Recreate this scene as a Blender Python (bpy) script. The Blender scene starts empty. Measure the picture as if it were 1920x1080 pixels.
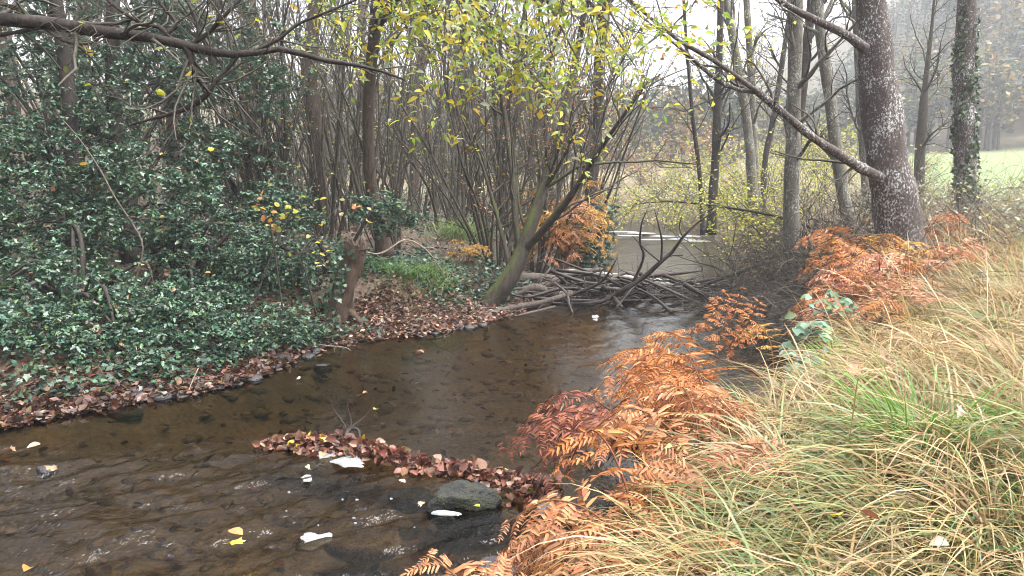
import bpy, math, random
import numpy as np
from mathutils import Matrix, Vector

# ------------------------------------------------------------------ camera, sky, sun, exposure
SC = bpy.context.scene
COL = SC.collection
F_PX, PITCH, CAM_H = 1423.0, math.radians(8.4), 1.95
cam = bpy.data.cameras.new('camera')
cam.sensor_width = 36.0
cam.lens = 36.0 * F_PX / 1920.0
cam.clip_start, cam.clip_end = 0.05, 2000
cam_o = bpy.data.objects.new('camera', cam)
COL.objects.link(cam_o)
cam_o.location = (0, 0, CAM_H)
cam_o.rotation_euler = (math.radians(90) - PITCH, 0, 0)
SC.camera = cam_o

SUN_EL, SUN_AZ = math.radians(68), math.radians(110)       # soft light high over the meadow on the right
w = bpy.data.worlds.new('World')
SC.world = w
w.use_nodes = True
wn, wl = w.node_tree.nodes, w.node_tree.links
wn.clear()
sky = wn.new('ShaderNodeTexSky')
sky.sky_type = 'NISHITA'
sky.sun_disc = False
sky.sun_elevation, sky.sun_rotation = SUN_EL, SUN_AZ
sky.dust_density, sky.air_density, sky.ozone_density = 6.0, 1.0, 1.0
hs = wn.new('ShaderNodeHueSaturation')                      # overcast: nearly colourless
hs.inputs['Saturation'].default_value = 0.22
bg = wn.new('ShaderNodeBackground')
bg.inputs['Strength'].default_value = 0.15
wo = wn.new('ShaderNodeOutputWorld')
wl.new(sky.outputs[0], hs.inputs['Color'])
wl.new(hs.outputs[0], bg.inputs['Color'])
wl.new(bg.outputs[0], wo.inputs['Surface'])

sun = bpy.data.lights.new('sun', 'SUN')
sun.energy, sun.angle, sun.color = 1.3, math.radians(40), (1.0, 0.97, 0.93)
sun_o = bpy.data.objects.new('sun', sun)
COL.objects.link(sun_o)
sdir = Vector((math.sin(SUN_AZ) * math.cos(SUN_EL), math.cos(SUN_AZ) * math.cos(SUN_EL), math.sin(SUN_EL)))
sun_o.rotation_euler = sdir.to_track_quat('Z', 'Y').to_euler()

vs = SC.view_settings
vs.view_transform, vs.look, vs.gamma, vs.use_curve_mapping = 'Standard', 'None', 1.0, False
vs.exposure = 2.28
cy = SC.cycles
cy.max_bounces, cy.diffuse_bounces, cy.glossy_bounces, cy.transmission_bounces = 6, 2, 3, 3
cy.transparent_max_bounces, cy.volume_bounces = 8, 0
cy.use_denoising = True
cy.filter_width = 0.95
cy.caustics_reflective = cy.caustics_refractive = False

# ------------------------------------------------------------------ helpers: pixels, noise, meshes
SP, CP = math.sin(PITCH), math.cos(PITCH)
def px(x, y, depth):
    """point seen at photo pixel (x, y) at the given distance along +Y"""
    a, b = (x - 960) / F_PX, (540 - y) / F_PX
    d = np.array([a, CP + b * SP, -SP + b * CP])
    return d * (depth / d[1]) + np.array([0, 0, CAM_H])
def pxs(pts, d0=None):
    return np.array([px(q[0], q[1], q[2] if len(q) > 2 else d0) for q in pts])
def RNG(s): return np.random.default_rng(s)

_H = RNG(7).random(4096)
def vnoise(p, s=1.0):
    p = np.asarray(p, float) * s
    i = np.floor(p).astype(np.int64)
    f = p - i
    f = f * f * (3 - 2 * f)
    o = 0
    for dx in (0, 1):
        for dy in (0, 1):
            for dz in (0, 1):
                h = _H[((i[..., 0] + dx) * 73 + (i[..., 1] + dy) * 1181 + (i[..., 2] + dz) * 2903) & 4095]
                wgt = (f[..., 0] if dx else 1 - f[..., 0]) * (f[..., 1] if dy else 1 - f[..., 1]) * (f[..., 2] if dz else 1 - f[..., 2])
                o = o + h * wgt
    return o * 2 - 1
def fbm(p, s=1.0, n=3):
    return sum(vnoise(np.asarray(p) + 17.3 * k, s * 2 ** k) * 0.5 ** k for k in range(n))
def xyz(x, y, z=0.0):
    x, y, z = np.broadcast_arrays(x, y, z)
    return np.stack([x, y, z], -1).astype(float)
def sstep(a, b, x):
    t = np.clip((x - a) / (b - a), 0, 1)
    return t * t * (3 - 2 * t)
def nrm(v): return v / np.maximum(np.linalg.norm(v, axis=-1, keepdims=True), 1e-9)

class G:
    """collects vertices, faces and colours, builds ONE mesh"""
    def __init__(s): s.v, s.f, s.c, s.n = [], [], [], 0
    def add(s, v, f, c=(1, 1, 1)):
        v = np.asarray(v, float).reshape(-1, 3)
        c = np.asarray(c, float)
        if c.ndim == 1: c = np.tile(c, (len(v), 1))
        s.v.append(v); s.c.append(c)
        for q in (f if isinstance(f, list) else [f]): s.f.append(np.asarray(q) + s.n)
        s.n += len(v)
        return s
    def mesh(s, name, mat, origin=(0, 0, 0), smooth=True):
        me = bpy.data.meshes.new(name)
        v = np.concatenate(s.v) - np.asarray(origin)
        me.vertices.add(len(v)); me.vertices.foreach_set('co', v.astype(np.float32).ravel())
        lens = np.concatenate([np.full(len(q), q.shape[1]) for q in s.f])
        idx = np.concatenate([q.ravel() for q in s.f])
        me.loops.add(len(idx)); me.loops.foreach_set('vertex_index', idx.astype(np.int32))
        me.polygons.add(len(lens))
        me.polygons.foreach_set('loop_start', (np.cumsum(lens) - lens).astype(np.int32))
        if smooth: me.polygons.foreach_set('use_smooth', np.ones(len(lens), bool))
        c = np.concatenate(s.c)
        at = me.color_attributes.new('Col', 'FLOAT_COLOR', 'POINT')
        at.data.foreach_set('color', np.concatenate([c, np.ones((len(c), 1))], 1).astype(np.float32).ravel())
        me.update(); me.validate()
        if mat: me.materials.append(mat)
        return me

def link(name, data, parent=None, loc=None):
    o = bpy.data.objects.new(name, data)
    COL.objects.link(o)
    if parent: o.parent = parent
    if loc is not None: o.location = loc
    return o
def tag(o, label=None, cat=None, group=None, kind=None):
    for k, v in (('label', label), ('category', cat), ('group', group), ('kind', kind)):
        if v: o[k] = v
    return o
def thing(name, label, cat, base, group=None):
    return tag(link(name, None, loc=base), label, cat, group)
def part(name, g, mat, parent, origin=(0, 0, 0), kind=None, smooth=True, label=None):
    return tag(link(name, g.mesh(name, mat, origin, smooth), parent), label=label, kind=kind)

# ------------------------------------------------------------------ helpers: tubes, branches, leaves, blades
def resample(P, n):
    """Catmull-Rom through control points"""
    P = np.asarray(P, float)
    Q = np.concatenate([[2 * P[0] - P[1]], P, [2 * P[-1] - P[-2]]])
    t = np.linspace(0, len(P) - 1 - 1e-6, n)
    i = t.astype(int); f = (t - i)[:, None]
    a, b, c, d = Q[i], Q[i + 1], Q[i + 2], Q[i + 3]
    return 0.5 * (2 * b + (c - a) * f + (2 * a - 5 * b + 4 * c - d) * f ** 2 + (3 * b - a - 3 * c + d) * f ** 3)
def tubes(paths, radii, sides=4, rough=0.0, seed=0, freq=5.0, cap=False):
    paths = np.asarray(paths, float); radii = np.asarray(radii, float)
    if paths.ndim == 2: paths, radii = paths[None], radii[None]
    N, P, _ = paths.shape
    t = nrm(np.gradient(paths, axis=1))
    mean = nrm(paths[:, -1] - paths[:, 0])
    ref = np.where(np.abs(mean[:, 2:3]) > 0.8, np.array([[1., 0, 0]]), np.array([[0, 0, 1.]]))
    n1 = nrm(np.cross(t, ref[:, None, :])); n2 = np.cross(t, n1)
    a = np.arange(sides) / sides * 2 * np.pi
    ring = n1[:, :, None, :] * np.cos(a)[None, None, :, None] + n2[:, :, None, :] * np.sin(a)[None, None, :, None]
    R = radii[:, :, None]
    v = paths[:, :, None, :] + ring * R[..., None]
    if rough:
        v = v + ring * (R * rough * fbm(v * np.array([1, 1, .45]) + seed * 3.1, freq, 3))[..., None]
    k = np.arange(sides); k2 = (k + 1) % sides
    base = (np.arange(N)[:, None, None] * P + np.arange(P - 1)[None, :, None]) * sides
    f = np.stack([base + k, base + k2, base + sides + k2, base + sides + k], -1).reshape(-1, 4)
    fs = [f]
    if cap: fs += [np.arange(sides)[None, ::-1], ((P - 1) * sides + np.arange(sides))[None]]
    return v.reshape(-1, 3), fs
def grow(starts, dirs, lens, P, rng, wander=0.25, up=0.0, droop=0.0):
    N = len(starts); p = np.zeros((N, P, 3)); p[:, 0] = starts
    d = nrm(np.asarray(dirs, float)); st = (np.asarray(lens) / (P - 1))[:, None]
    for i in range(1, P):
        d = nrm(d + rng.normal(0, wander, (N, 3)) + np.array([0, 0, up]) - np.array([0, 0, droop]) * (i / P))
        p[:, i] = p[:, i - 1] + d * st
    return p
def sprout(paths, radii, n, rng, t0=.2, t1=1., ang=(.5, 1.1), rr=(.4, .6)):
    """n child starts on parent polylines"""
    N, P, _ = paths.shape
    i = rng.integers(0, N, n); t = rng.uniform(t0, t1, n) * (P - 1.001)
    k = t.astype(int); f = (t - k)[:, None]
    s = paths[i, k] * (1 - f) + paths[i, k + 1] * f
    tg = nrm(paths[i, k + 1] - paths[i, k])
    r = radii[i, k] * (1 - f[:, 0]) + radii[i, k + 1] * f[:, 0]
    side = nrm(np.cross(tg, rng.normal(0, 1, (n, 3))))
    a = rng.uniform(*ang, n)[:, None]
    return s, tg * np.cos(a) + side * np.sin(a), r * rng.uniform(*rr, n), t / (P - 1)
def taper(r0, P, end=.25, pw=1.0):
    return np.asarray(r0)[:, None] * (1 - (1 - end) * np.linspace(0, 1, P) ** pw)[None]
def leaf_t(rows=(0, .3, .7, 1), wid=(.03, .3, .24, .02), fold=.12, curl=.15):
    v = []
    for x, h in zip(rows, wid):
        z = -curl * x * x
        v += [(x, h, z + fold * h * 2), (x, 0, z), (x, -h, z + fold * h * 2)]
    f = []
    for i in range(len(rows) - 1):
        b = i * 3
        f += [(b, b + 1, b + 4, b + 3), (b + 1, b + 2, b + 5, b + 4)]
    return np.array(v, float), np.array(f)
T_HEX = (np.array([(0, 0, 0), (.3, .3, .07), (.72, .25, .03), (1, 0, -.1), (.72, -.25, .03), (.3, -.3, .07)], float), np.array([(0, 1, 2, 3), (0, 3, 4, 5)]))
T_HOLLY = (np.array([(0, 0, 0), (.25, .26, .1), (.45, .16, .02), (.7, .27, .1), (1, 0, -.12), (.7, -.27, .1), (.45, -.16, .02), (.25, -.26, .1)], float),
           np.array([(0, 1, 2), (0, 2, 6), (0, 6, 7), (2, 3, 4), (2, 4, 6), (6, 4, 5)]))
T_RHOMB = (np.array([(0, 0, 0), (.5, .36, .05), (1, 0, -.1), (.5, -.36, .05)], float), np.array([(0, 1, 2, 3)]))
T_LONG = leaf_t((0, .35, .7, 1), (.03, .2, .16, .01), .2, .25)
T_IVY = (np.array([(0, 0, 0), (-.1, .3, .03), (.2, .3, .0), (.3, .5, -.04), (.55, .22, 0), (1, 0, -.1), (.55, -.22, 0), (.3, -.5, -.04), (.2, -.3, 0), (-.1, -.3, .03)], float),
         np.array([(0, 1, 2), (0, 2, 4), (2, 3, 4), (0, 4, 5), (0, 5, 6), (0, 6, 8), (6, 7, 8), (0, 8, 9)]))
def frames(xd, nd):
    """rotation with x along xd and z near nd"""
    x = nrm(xd); y = nrm(np.cross(nd, x)); z = np.cross(x, y)
    return np.stack([x, y, z], -1)
def scatter(g, tmpl, pos, R, size, col):
    tv, tf = tmpl
    N, K = len(pos), len(tv)
    v = np.einsum('nij,kj->nki', R, tv) * np.asarray(size).reshape(-1, 1, 1) + pos[:, None, :]
    f = (tf[None] + (np.arange(N) * K)[:, None, None]).reshape(-1, tf.shape[1])
    g.add(v.reshape(-1, 3), f, np.repeat(col, K, 0))
def pick(rng, n, pal, jit=.18):
    pal = np.array(pal, float); c = pal[rng.integers(0, len(pal), n)]
    return np.clip(c * (1 + rng.normal(0, jit, (n, 1))) * (1 + rng.normal(0, jit * .35, (n, 3))), .004, .95)
def rleaves(g, tmpl, pos, rng, size, pal, tilt=.7, jit=.18, up=(0, 0, 1), droop=0.):
    n = len(pos)
    nd = nrm(np.asarray(up) + rng.normal(0, tilt, (n, 3)))
    xd = rng.normal(0, 1, (n, 3)); xd[:, 2] = xd[:, 2] * .4 - droop
    scatter(g, tmpl, pos, frames(xd, nd), rng.uniform(size[0], size[1], n), pick(rng, n, pal, jit))
def ribbons(g, paths, width, col0, col1, rng, prof=None):
    """grass blades: paths (N,P,3), base/tip colours"""
    N, P, _ = paths.shape
    t = nrm(np.gradient(paths, axis=1))
    s = nrm(np.cross(t, np.array([0, 0, 1.]) + rng.normal(0, .35, (N, 1, 3))))
    pr = np.linspace(0, 1, P)
    wd = (1 - pr ** 2.2) * .92 + .05 if prof is None else prof
    off = s * (np.asarray(width)[:, None, None] * wd[None, :, None] * .5)
    v = np.stack([paths - off, paths + off], 2).reshape(-1, 3)
    b = (np.arange(N)[:, None] * P + np.arange(P - 1)[None]) * 2
    f = np.stack([b, b + 1, b + 3, b + 2], -1).reshape(-1, 4)
    c = col0[:, None, :] * (1 - pr[None, :, None]) + col1[:, None, :] * pr[None, :, None]
    g.add(v, f, np.repeat(c, 2, 1).reshape(-1, 3))
def arcs(base, az, L, e0, e1, P):
    e = e0[:, None] + (e1 - e0)[:, None] * np.linspace(0, 1, P - 1)[None] ** 1.1
    st = (L / (P - 1))[:, None]
    dx = np.cos(e) * st
    d = np.stack([dx * np.cos(az)[:, None], dx * np.sin(az)[:, None], np.sin(e) * st], -1)
    return np.concatenate([base[:, None], base[:, None] + np.cumsum(d, 1)], 1)

# ------------------------------------------------------------------ materials
def newmat(name):
    m = bpy.data.materials.new(name); m.use_nodes = True
    nt = m.node_tree; nt.nodes.clear()
    return m, nt.nodes, nt.links
def N_(nodes, t, **kw):
    n = nodes.new('ShaderNode' + t)
    for k, v in kw.items():
        if hasattr(n, k): setattr(n, k, v)
        else: n.inputs[k.replace('_', ' ')].default_value = v
    return n
def ramp(nodes, links, src, stops):
    r = nodes.new('ShaderNodeValToRGB'); e = r.color_ramp.elements
    while len(e) < len(stops): e.new(.5)
    for el, (p, c) in zip(e, stops):
        el.position = p; el.color = (c, c, c, 1) if not isinstance(c, tuple) else (*c, 1)
    links.new(src, r.inputs[0])
    return r.outputs[0]
def mixc(nodes, links, fac, a, b, mode='MIX'):
    m = nodes.new('ShaderNodeMix'); m.data_type = 'RGBA'; m.blend_type = mode
    for s, v in ((m.inputs[0], fac), (m.inputs[6], a), (m.inputs[7], b)):
        if isinstance(v, (int, float)): s.default_value = v
        elif isinstance(v, tuple): s.default_value = (*v, 1)
        else: links.new(v, s)
    return m.outputs[2]
def coords(nodes, links, scale=(1, 1, 1), rot=(0, 0, 0), world=False):
    mp = nodes.new('ShaderNodeMapping'); mp.inputs['Scale'].default_value = scale; mp.inputs['Rotation'].default_value = rot
    if world: links.new(nodes.new('ShaderNodeNewGeometry').outputs['Position'], mp.inputs[0])
    else: links.new(nodes.new('ShaderNodeTexCoord').outputs['Object'], mp.inputs[0])
    return mp.outputs[0]
def noise(nodes, links, vec, scale, detail=4, rough=.55):
    n = N_(nodes, 'TexNoise', Scale=scale, Detail=detail, Roughness=rough)
    links.new(vec, n.inputs['Vector'])
    return n.outputs['Fac']
def leafmat(name, rough=.5, trans=.35, spec=.5, var=.25, vscale=14):
    m, n, l = newmat(name)
    a = N_(n, 'VertexColor', layer_name='Col')
    nz = noise(n, l, coords(n, l, world=True), vscale, 3)
    c = mixc(n, l, 1.0, a.outputs[0], ramp(n, l, nz, [(.3, 1 - var), (.7, 1 + var * .0 + .0 if var > 1 else 1.0)]), 'MULTIPLY')
    b = N_(n, 'BsdfPrincipled', Roughness=rough)
    b.inputs['Specular IOR Level'].default_value = spec
    t = N_(n, 'BsdfTranslucent'); ms = N_(n, 'MixShader', Fac=trans)
    o = N_(n, 'OutputMaterial')
    l.new(c, b.inputs['Base Color']); l.new(c, t.inputs['Color'])
    l.new(b.outputs[0], ms.inputs[1]); l.new(t.outputs[0], ms.inputs[2]); l.new(ms.outputs[0], o.inputs[0])
    return m
def barkmat(name, dark, light, lichen=0., lich_col=(.6, .62, .6), moss=0., scale=1., rough=.85):
    m, n, l = newmat(name)
    v = coords(n, l, (1, 1, .28)); v2 = coords(n, l, (1, 1, .75))
    n1 = noise(n, l, v, 26 * scale, 5, .65); n2 = noise(n, l, v2, 5 * scale, 3)
    c = mixc(n, l, ramp(n, l, n1, [(.3, 0.), (.72, 1.)]), dark, light)
    c = mixc(n, l, ramp(n, l, n2, [(.35, 0.), (.7, .6)]), c, tuple(x * .55 for x in light))
    if lichen:
        n3 = noise(n, l, v2, 40 * scale, 4, .8); n4 = noise(n, l, v2, 3.2 * scale, 2)
        a = N_(n, 'Math', operation='MULTIPLY_ADD'); l.new(n4, a.inputs[0]); a.inputs[1].default_value = .36; l.new(n3, a.inputs[2])
        th = 1.005 - lichen * .34
        c = mixc(n, l, ramp(n, l, a.outputs[0], [(th - .10, 0.), (th + .02, .9)]), c, lich_col)
    if moss:
        g = n.new('ShaderNodeNewGeometry'); sx = n.new('ShaderNodeSeparateXYZ'); l.new(g.outputs['Normal'], sx.inputs[0])
        a = N_(n, 'Math', operation='ADD'); l.new(sx.outputs['Z'], a.inputs[0]); l.new(n2, a.inputs[1])
        th = 1.5 - moss
        c = mixc(n, l, ramp(n, l, a.outputs[0], [(th - .15, 0.), (th + .2, .9)]), c, (.06, .075, .018))
    b = N_(n, 'BsdfPrincipled', Roughness=rough); b.inputs['Specular IOR Level'].default_value = .3
    bp = N_(n, 'Bump', Strength=.7, Distance=.02); l.new(n1, bp.inputs['Height'])
    o = N_(n, 'OutputMaterial'); l.new(c, b.inputs['Base Color']); l.new(bp.outputs[0], b.inputs['Normal']); l.new(b.outputs[0], o.inputs[0])
    return m
M = {}
M['holly'] = leafmat('holly_leaf', .42, .15, .6)
M['leaf'] = leafmat('soft_leaf', .5, .45, .4)
M['ivy'] = leafmat('ivy_leaf', .38, .12, .6)
M['fern'] = leafmat('dead_fern', .6, .35, .3, .3, 22)
M['dead'] = leafmat('dead_leaf', .45, .2, .5, .35, 30)
M['grass'] = leafmat('grass_blade', .45, .35, .45, .12, 6)
M['alder'] = barkmat('alder_bark', (.022, .017, .016), (.10, .078, .07), .54, (.50, .51, .50))
M['pale'] = barkmat('pale_bark', (.045, .04, .034), (.16, .145, .12), .5, (.40, .42, .37))
M['brown'] = barkmat('brown_bark', (.025, .018, .014), (.10, .073, .055), .15, (.4, .42, .36), .15)
M['dark'] = barkmat('dark_bark', (.012, .010, .009), (.05, .04, .034), .25, (.3, .32, .27), .1)
M['stem'] = barkmat('hazel_bark', (.024, .02, .016), (.105, .09, .07), .3, (.24, .26, .19), .1)
M['moss'] = barkmat('mossy_bark', (.018, .015, .011), (.075, .062, .047), .3, (.2, .22, .16), .5)
M['log'] = barkmat('dead_wood', (.03, .024, .02), (.13, .105, .09), .15, (.3, .3, .28))
M['wet'] = barkmat('wet_wood', (.012, .009, .008), (.05, .038, .032), .12, (.2, .2, .19), 0, 1., .5)
M['birch'] = barkmat('birch_bark', (.10, .09, .08), (.5, .48, .45), .5, (.72, .72, .7))
M['twig'] = barkmat('twig_bark', (.028, .024, .02), (.108, .095, .077), 0)
M['straw_twig'] = barkmat('pale_twig', (.13, .10, .075), (.36, .30, .23), 0)
M['stump'] = barkmat('stump_wood', (.02, .014, .011), (.115, .075, .052), .1, (.35, .3, .25), .2)
def stonemat(name, dark, light, rough, moss=0.):
    m, n, l = newmat(name)
    v = coords(n, l); n1 = noise(n, l, v, 9, 5, .65); n2 = noise(n, l, v, 60, 3)
    c = mixc(n, l, ramp(n, l, n1, [(.3, 0.), (.7, 1.)]), dark, light)
    if moss: c = mixc(n, l, ramp(n, l, n1, [(.46, 0.), (.62, moss)]), c, (.02, .025, .009))
    b = N_(n, 'BsdfPrincipled', Roughness=rough); bp = N_(n, 'Bump', Strength=.9, Distance=.02)
    l.new(n2, bp.inputs['Height']); l.new(c, b.inputs['Base Color']); l.new(bp.outputs[0], b.inputs['Normal'])
    l.new(b.outputs[0], N_(n, 'OutputMaterial').inputs[0])
    return m
M['stone'] = stonemat('wet_stone', (.012, .012, .014), (.06, .056, .058), .5)
M['moss_stone'] = stonemat('mossy_stone', (.006, .007, .006), (.026, .027, .024), .8, .85)
M['bed_stone'] = stonemat('bed_stone', (.05, .04, .027), (.22, .17, .11), .6)
# foam: bubbly white
m, n, l = newmat('foam')
v = coords(n, l); vo = N_(n, 'TexVoronoi', Scale=85.); l.new(v, vo.inputs['Vector'])
c = mixc(n, l, ramp(n, l, vo.outputs['Distance'], [(.1, 0.), (.6, 1.)]), (.30, .31, .33), (.16, .165, .17))
b = N_(n, 'BsdfPrincipled', Roughness=.7); bp = N_(n, 'Bump', Strength=.6, Distance=.006)
l.new(vo.outputs['Distance'], bp.inputs['Height']); l.new(c, b.inputs['Base Color']); l.new(bp.outputs[0], b.inputs['Normal'])
l.new(b.outputs[0], N_(n, 'OutputMaterial').inputs[0]); M['foam'] = m
# ground: zone colour from the mesh (litter, mud, turf), mottled
m, n, l = newmat('ground')
a = N_(n, 'VertexColor', layer_name='Col'); v = coords(n, l, world=True)
n1 = noise(n, l, v, 1.7, 6, .65); n2 = noise(n, l, v, 22, 5, .7)
c = mixc(n, l, 1.0, a.outputs[0], ramp(n, l, n1, [(.3, (.6, .6, .6)), (.7, (1.2, 1.15, 1.1))]), 'MULTIPLY')
c = mixc(n, l, 1.0, c, ramp(n, l, n2, [(.3, (.45, .45, .45)), (.5, (.95, .92, .9)), (.72, (1.5, 1.4, 1.3))]), 'MULTIPLY')
b = N_(n, 'BsdfPrincipled', Roughness=.85); bp = N_(n, 'Bump', Strength=.8, Distance=.03)
l.new(n2, bp.inputs['Height']); l.new(c, b.inputs['Base Color']); l.new(bp.outputs[0], b.inputs['Normal'])
l.new(b.outputs[0], N_(n, 'OutputMaterial').inputs[0]); M['ground'] = m
# water: clear brown body under a Fresnel reflection, rippled along the flow
m, n, l = newmat('water')
v = coords(n, l, (1.0, .55, 1), (0, 0, math.radians(-35)), True); v2 = coords(n, l, (1.0, .32, 1), (0, 0, math.radians(58)), True)
n1 = noise(n, l, v, 7, 4, .62); n2 = noise(n, l, v2, 15, 3, .6); wr = N_(n, 'VertexColor', layer_name='Col')
ad = N_(n, 'Math', operation='MULTIPLY_ADD'); l.new(n2, ad.inputs[0]); ad.inputs[1].default_value = .6; l.new(n1, ad.inputs[2])
bp = N_(n, 'Bump', Strength=1.0, Distance=.045); l.new(ad.outputs[0], bp.inputs['Height']); l.new(wr.outputs[0], bp.inputs['Strength'])   # roughness of the surface: strong in the riffle, calm in the pool
fr = N_(n, 'Fresnel', IOR=1.33); l.new(bp.outputs[0], fr.inputs['Normal'])
gl = N_(n, 'BsdfGlossy', Roughness=.04); l.new(bp.outputs[0], gl.inputs['Normal'])
tr = N_(n, 'BsdfTransparent'); tr.inputs[0].default_value = (.40, .345, .26, 1)
ms = N_(n, 'MixShader'); l.new(fr.outputs[0], ms.inputs[0]); l.new(tr.outputs[0], ms.inputs[1]); l.new(gl.outputs[0], ms.inputs[2])
l.new(ms.outputs[0], N_(n, 'OutputMaterial').inputs[0]); M['water'] = m

# ------------------------------------------------------------------ the terrain
LY = [-30, 0, 3, 5.0, 5.7, 6.2, 6.7, 7.3, 8.4, 9.0, 9.6, 10.4, 11.5, 14, 16.4, 20, 22.4, 25, 28, 32, 40, 60, 400]
LX = [-14, -8, -5.6, -4.5, -3.95, -3.4, -2.8, -2.5, -2.2, -1.3, -.6, 0., .35, .9, 1.5, 2.0, 2.4, 2.9, 2.6, .6, -6, -30, -420]
RY = [-30, -2, 0, 2, 3, 3.5, 4.4, 5.2, 6, 7, 8.85, 12, 16.4, 21.5, 25, 28, 32, 40, 60, 400]
RX = [-8, -1.6, -.7, -.02, .28, .5, .9, 1.45, 2.0, 2.6, 3.35, 3.95, 4.8, 5.9, 6.5, 6.2, 4.2, -2.5, -26.5, -416]
def xl(y): return np.interp(y, LY, LX)
def xr(y): return np.interp(y, RY, RX)
def zt(x, y):
    x, y = np.broadcast_arrays(np.asarray(x, float), np.asarray(y, float))
    dl, dr = xl(y) - x, x - xr(y)
    p = xyz(x, y)
    nz = fbm(p, .9, 3)
    bed = -.30 * sstep(0, .9, np.minimum(-dl, -dr)) - .04 * nz * (np.minimum(-dl, -dr) > .2) * sstep(.2, .6, np.minimum(-dl, -dr))
    beach = .5 + 1.0 * np.exp(-((y - 9.7) / .9) ** 2) + .25 * np.exp(-((y - 6.9) / .6) ** 2)
    left = .10 * sstep(0, beach, dl) + .40 * sstep(beach * .8, beach + .9, dl) + .07 * np.maximum(dl - 1, 0) + .26 * np.maximum(dl - 9, 0)
    left = np.minimum(left, 22 + .02 * dl)
    right = .42 * sstep(0, .55, dr) + .32 * sstep(.4, 3.2, dr) + .045 * np.maximum(dr - 2.5, 0)
    rough = .10 * nz * sstep(.3, 1.5, np.maximum(dl, dr))
    z = np.where(dl > 0, left + rough, np.where(dr > 0, right + rough * .8, bed))
    # wooded hills that close the valley
    hill = np.interp(x, [-400, -60, -20, 20, 34, 46, 56, 65, 80, 120, 400], [20, 14, 6, .5, .8, 3, 10, 20, 34, 48, 60]) * sstep(62, 118, y + .35 * np.maximum(x - 60, 0))
    flat = sstep(40, 62, y)
    z = z * (1 - flat) + np.minimum(z, 3 + .02 * np.abs(x)) * flat
    return z + hill
def spaced(a, b, core0, core1, step, growth):
    u = list(np.arange(core0, core1, step)); s = step; t = u[-1]
    while t < b: s *= growth; t += s; u.append(t)
    s = step; t = core0; pre = []
    while t > a: s *= growth; t -= s; pre.append(t)
    return np.array(pre[::-1] + u)
gx, gy = spaced(-230, 260, -6.5, 8, .12, 1.07), spaced(-60, 300, 1.2, 16, .13, 1.06)
X, Y = np.meshgrid(gx, gy)
Z = zt(X, Y)
dl, dr = xl(Y) - X, X - xr(Y)
mix3 = lambda a, b, t: np.asarray(a) * (1 - t[..., None]) + np.asarray(b) * t[..., None]
gc = mix3((.15, .125, .08), (.075, .052, .035), sstep(0, .3, np.maximum(dl, dr)))             # silt to litter
gc = mix3(gc, (.10, .082, .055), sstep(-1, 1, fbm(xyz(X, Y), .5)) * (dl > .5))
gc = mix3(gc, (.075, .06, .03), sstep(.1, .6, dr))                                              # turf soil
gc = mix3(gc, (.15, .13, .07), sstep(2.0, 6.0, dr) * sstep(15, 20, Y) * (Y < 80))
gc = mix3(gc, (.12, .18, .06), sstep(4.0, 8.0, dr) * sstep(17, 24, Y) * sstep(.44, .50, X / np.maximum(Y, 1)) * (Y < 80))             # the far meadow
gc = mix3(gc, (.085, .085, .04), sstep(26, 40, Y) * (dl > 0))
gc = mix3(gc, (.085, .075, .04), sstep(64, 80, Y))                                              # woodland floor on the hills
nx_, ny_ = len(gx), len(gy)
ii = (np.arange(ny_ - 1)[:, None] * nx_ + np.arange(nx_ - 1)[None]).ravel()
g = G().add(xyz(X, Y, Z), np.stack([ii, ii + 1, ii + nx_ + 1, ii + nx_], -1), gc.reshape(-1, 3))
tag(link('ground', g.mesh('ground', M['ground'])), kind='structure')

# water: real ripples, strongest in the riffle below the leaf raft
wv = np.concatenate([np.arange(-6, 2.4, .3), np.arange(2.4, 6.2, .03), np.arange(6.2, 13, .08), np.arange(13, 45, .3)])
wu = np.linspace(0, 1, 145)
U, V = np.meshgrid(wu, wv)
WX = (xl(V) - .6) * (1 - U) + (xr(V) + .6) * U
q = xyz(WX, V)
ca, sa = math.cos(math.radians(36)), math.sin(math.radians(36))
fl = np.stack([q[..., 0] * ca + q[..., 1] * sa, -q[..., 0] * sa + q[..., 1] * ca, q[..., 2]], -1)   # along the flow, across it
RAFT_PX = [(490, 838), (545, 838), (600, 845), (660, 850), (720, 862), (790, 880), (870, 890), (950, 912), (1045, 940)]
def hit0(x, y, z=0.):
    a, b = (x - 960) / F_PX, (540 - y) / F_PX
    d = np.array([a, CP + b * SP, -SP + b * CP])
    return np.array([0, 0, CAM_H]) + d * ((z - CAM_H) / d[2])
RAFT = np.array([hit0(*p_) for p_ in RAFT_PX])
ray = np.interp(WX, RAFT[:, 0], RAFT[:, 1])
riff = sstep(.25, -.5, V - ray) * sstep(-6, -1.5, -np.abs(WX + 2)) 
amp = .003 + .032 * riff
WZ = amp * (fbm(fl * np.array([1.0, 3.2, 1]), 1.5, 3) + .5 * vnoise(fl * np.array([1, 2.0, 1]), 9)) + .02 * riff * np.exp(-((fbm(fl * np.array([.35, 1, 1]), 1.9, 2)) / .22) ** 2) * (V < 5.4)
WZ += .02 * sstep(-.1, .3, V - ray) + .10 * sstep(23.6, 25.2, V)
nu = len(wu)
ii = (np.arange(len(wv) - 1)[:, None] * nu + np.arange(nu - 1)[None]).ravel()
calm = (.19 + .30 * sstep(13, 16, V) + .80 * np.clip(riff, 0, 1) + .5 * sstep(23.2, 24.5, V)).reshape(-1, 1)
g = G().add(xyz(WX, V, WZ), np.stack([ii, ii + 1, ii + nu + 1, ii + nu], -1), np.repeat(calm, 3, 1))
tag(link('stream_water', g.mesh('stream_water', M['water'])), kind='structure')
def land(x, y): return float(zt(x, y))

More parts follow.
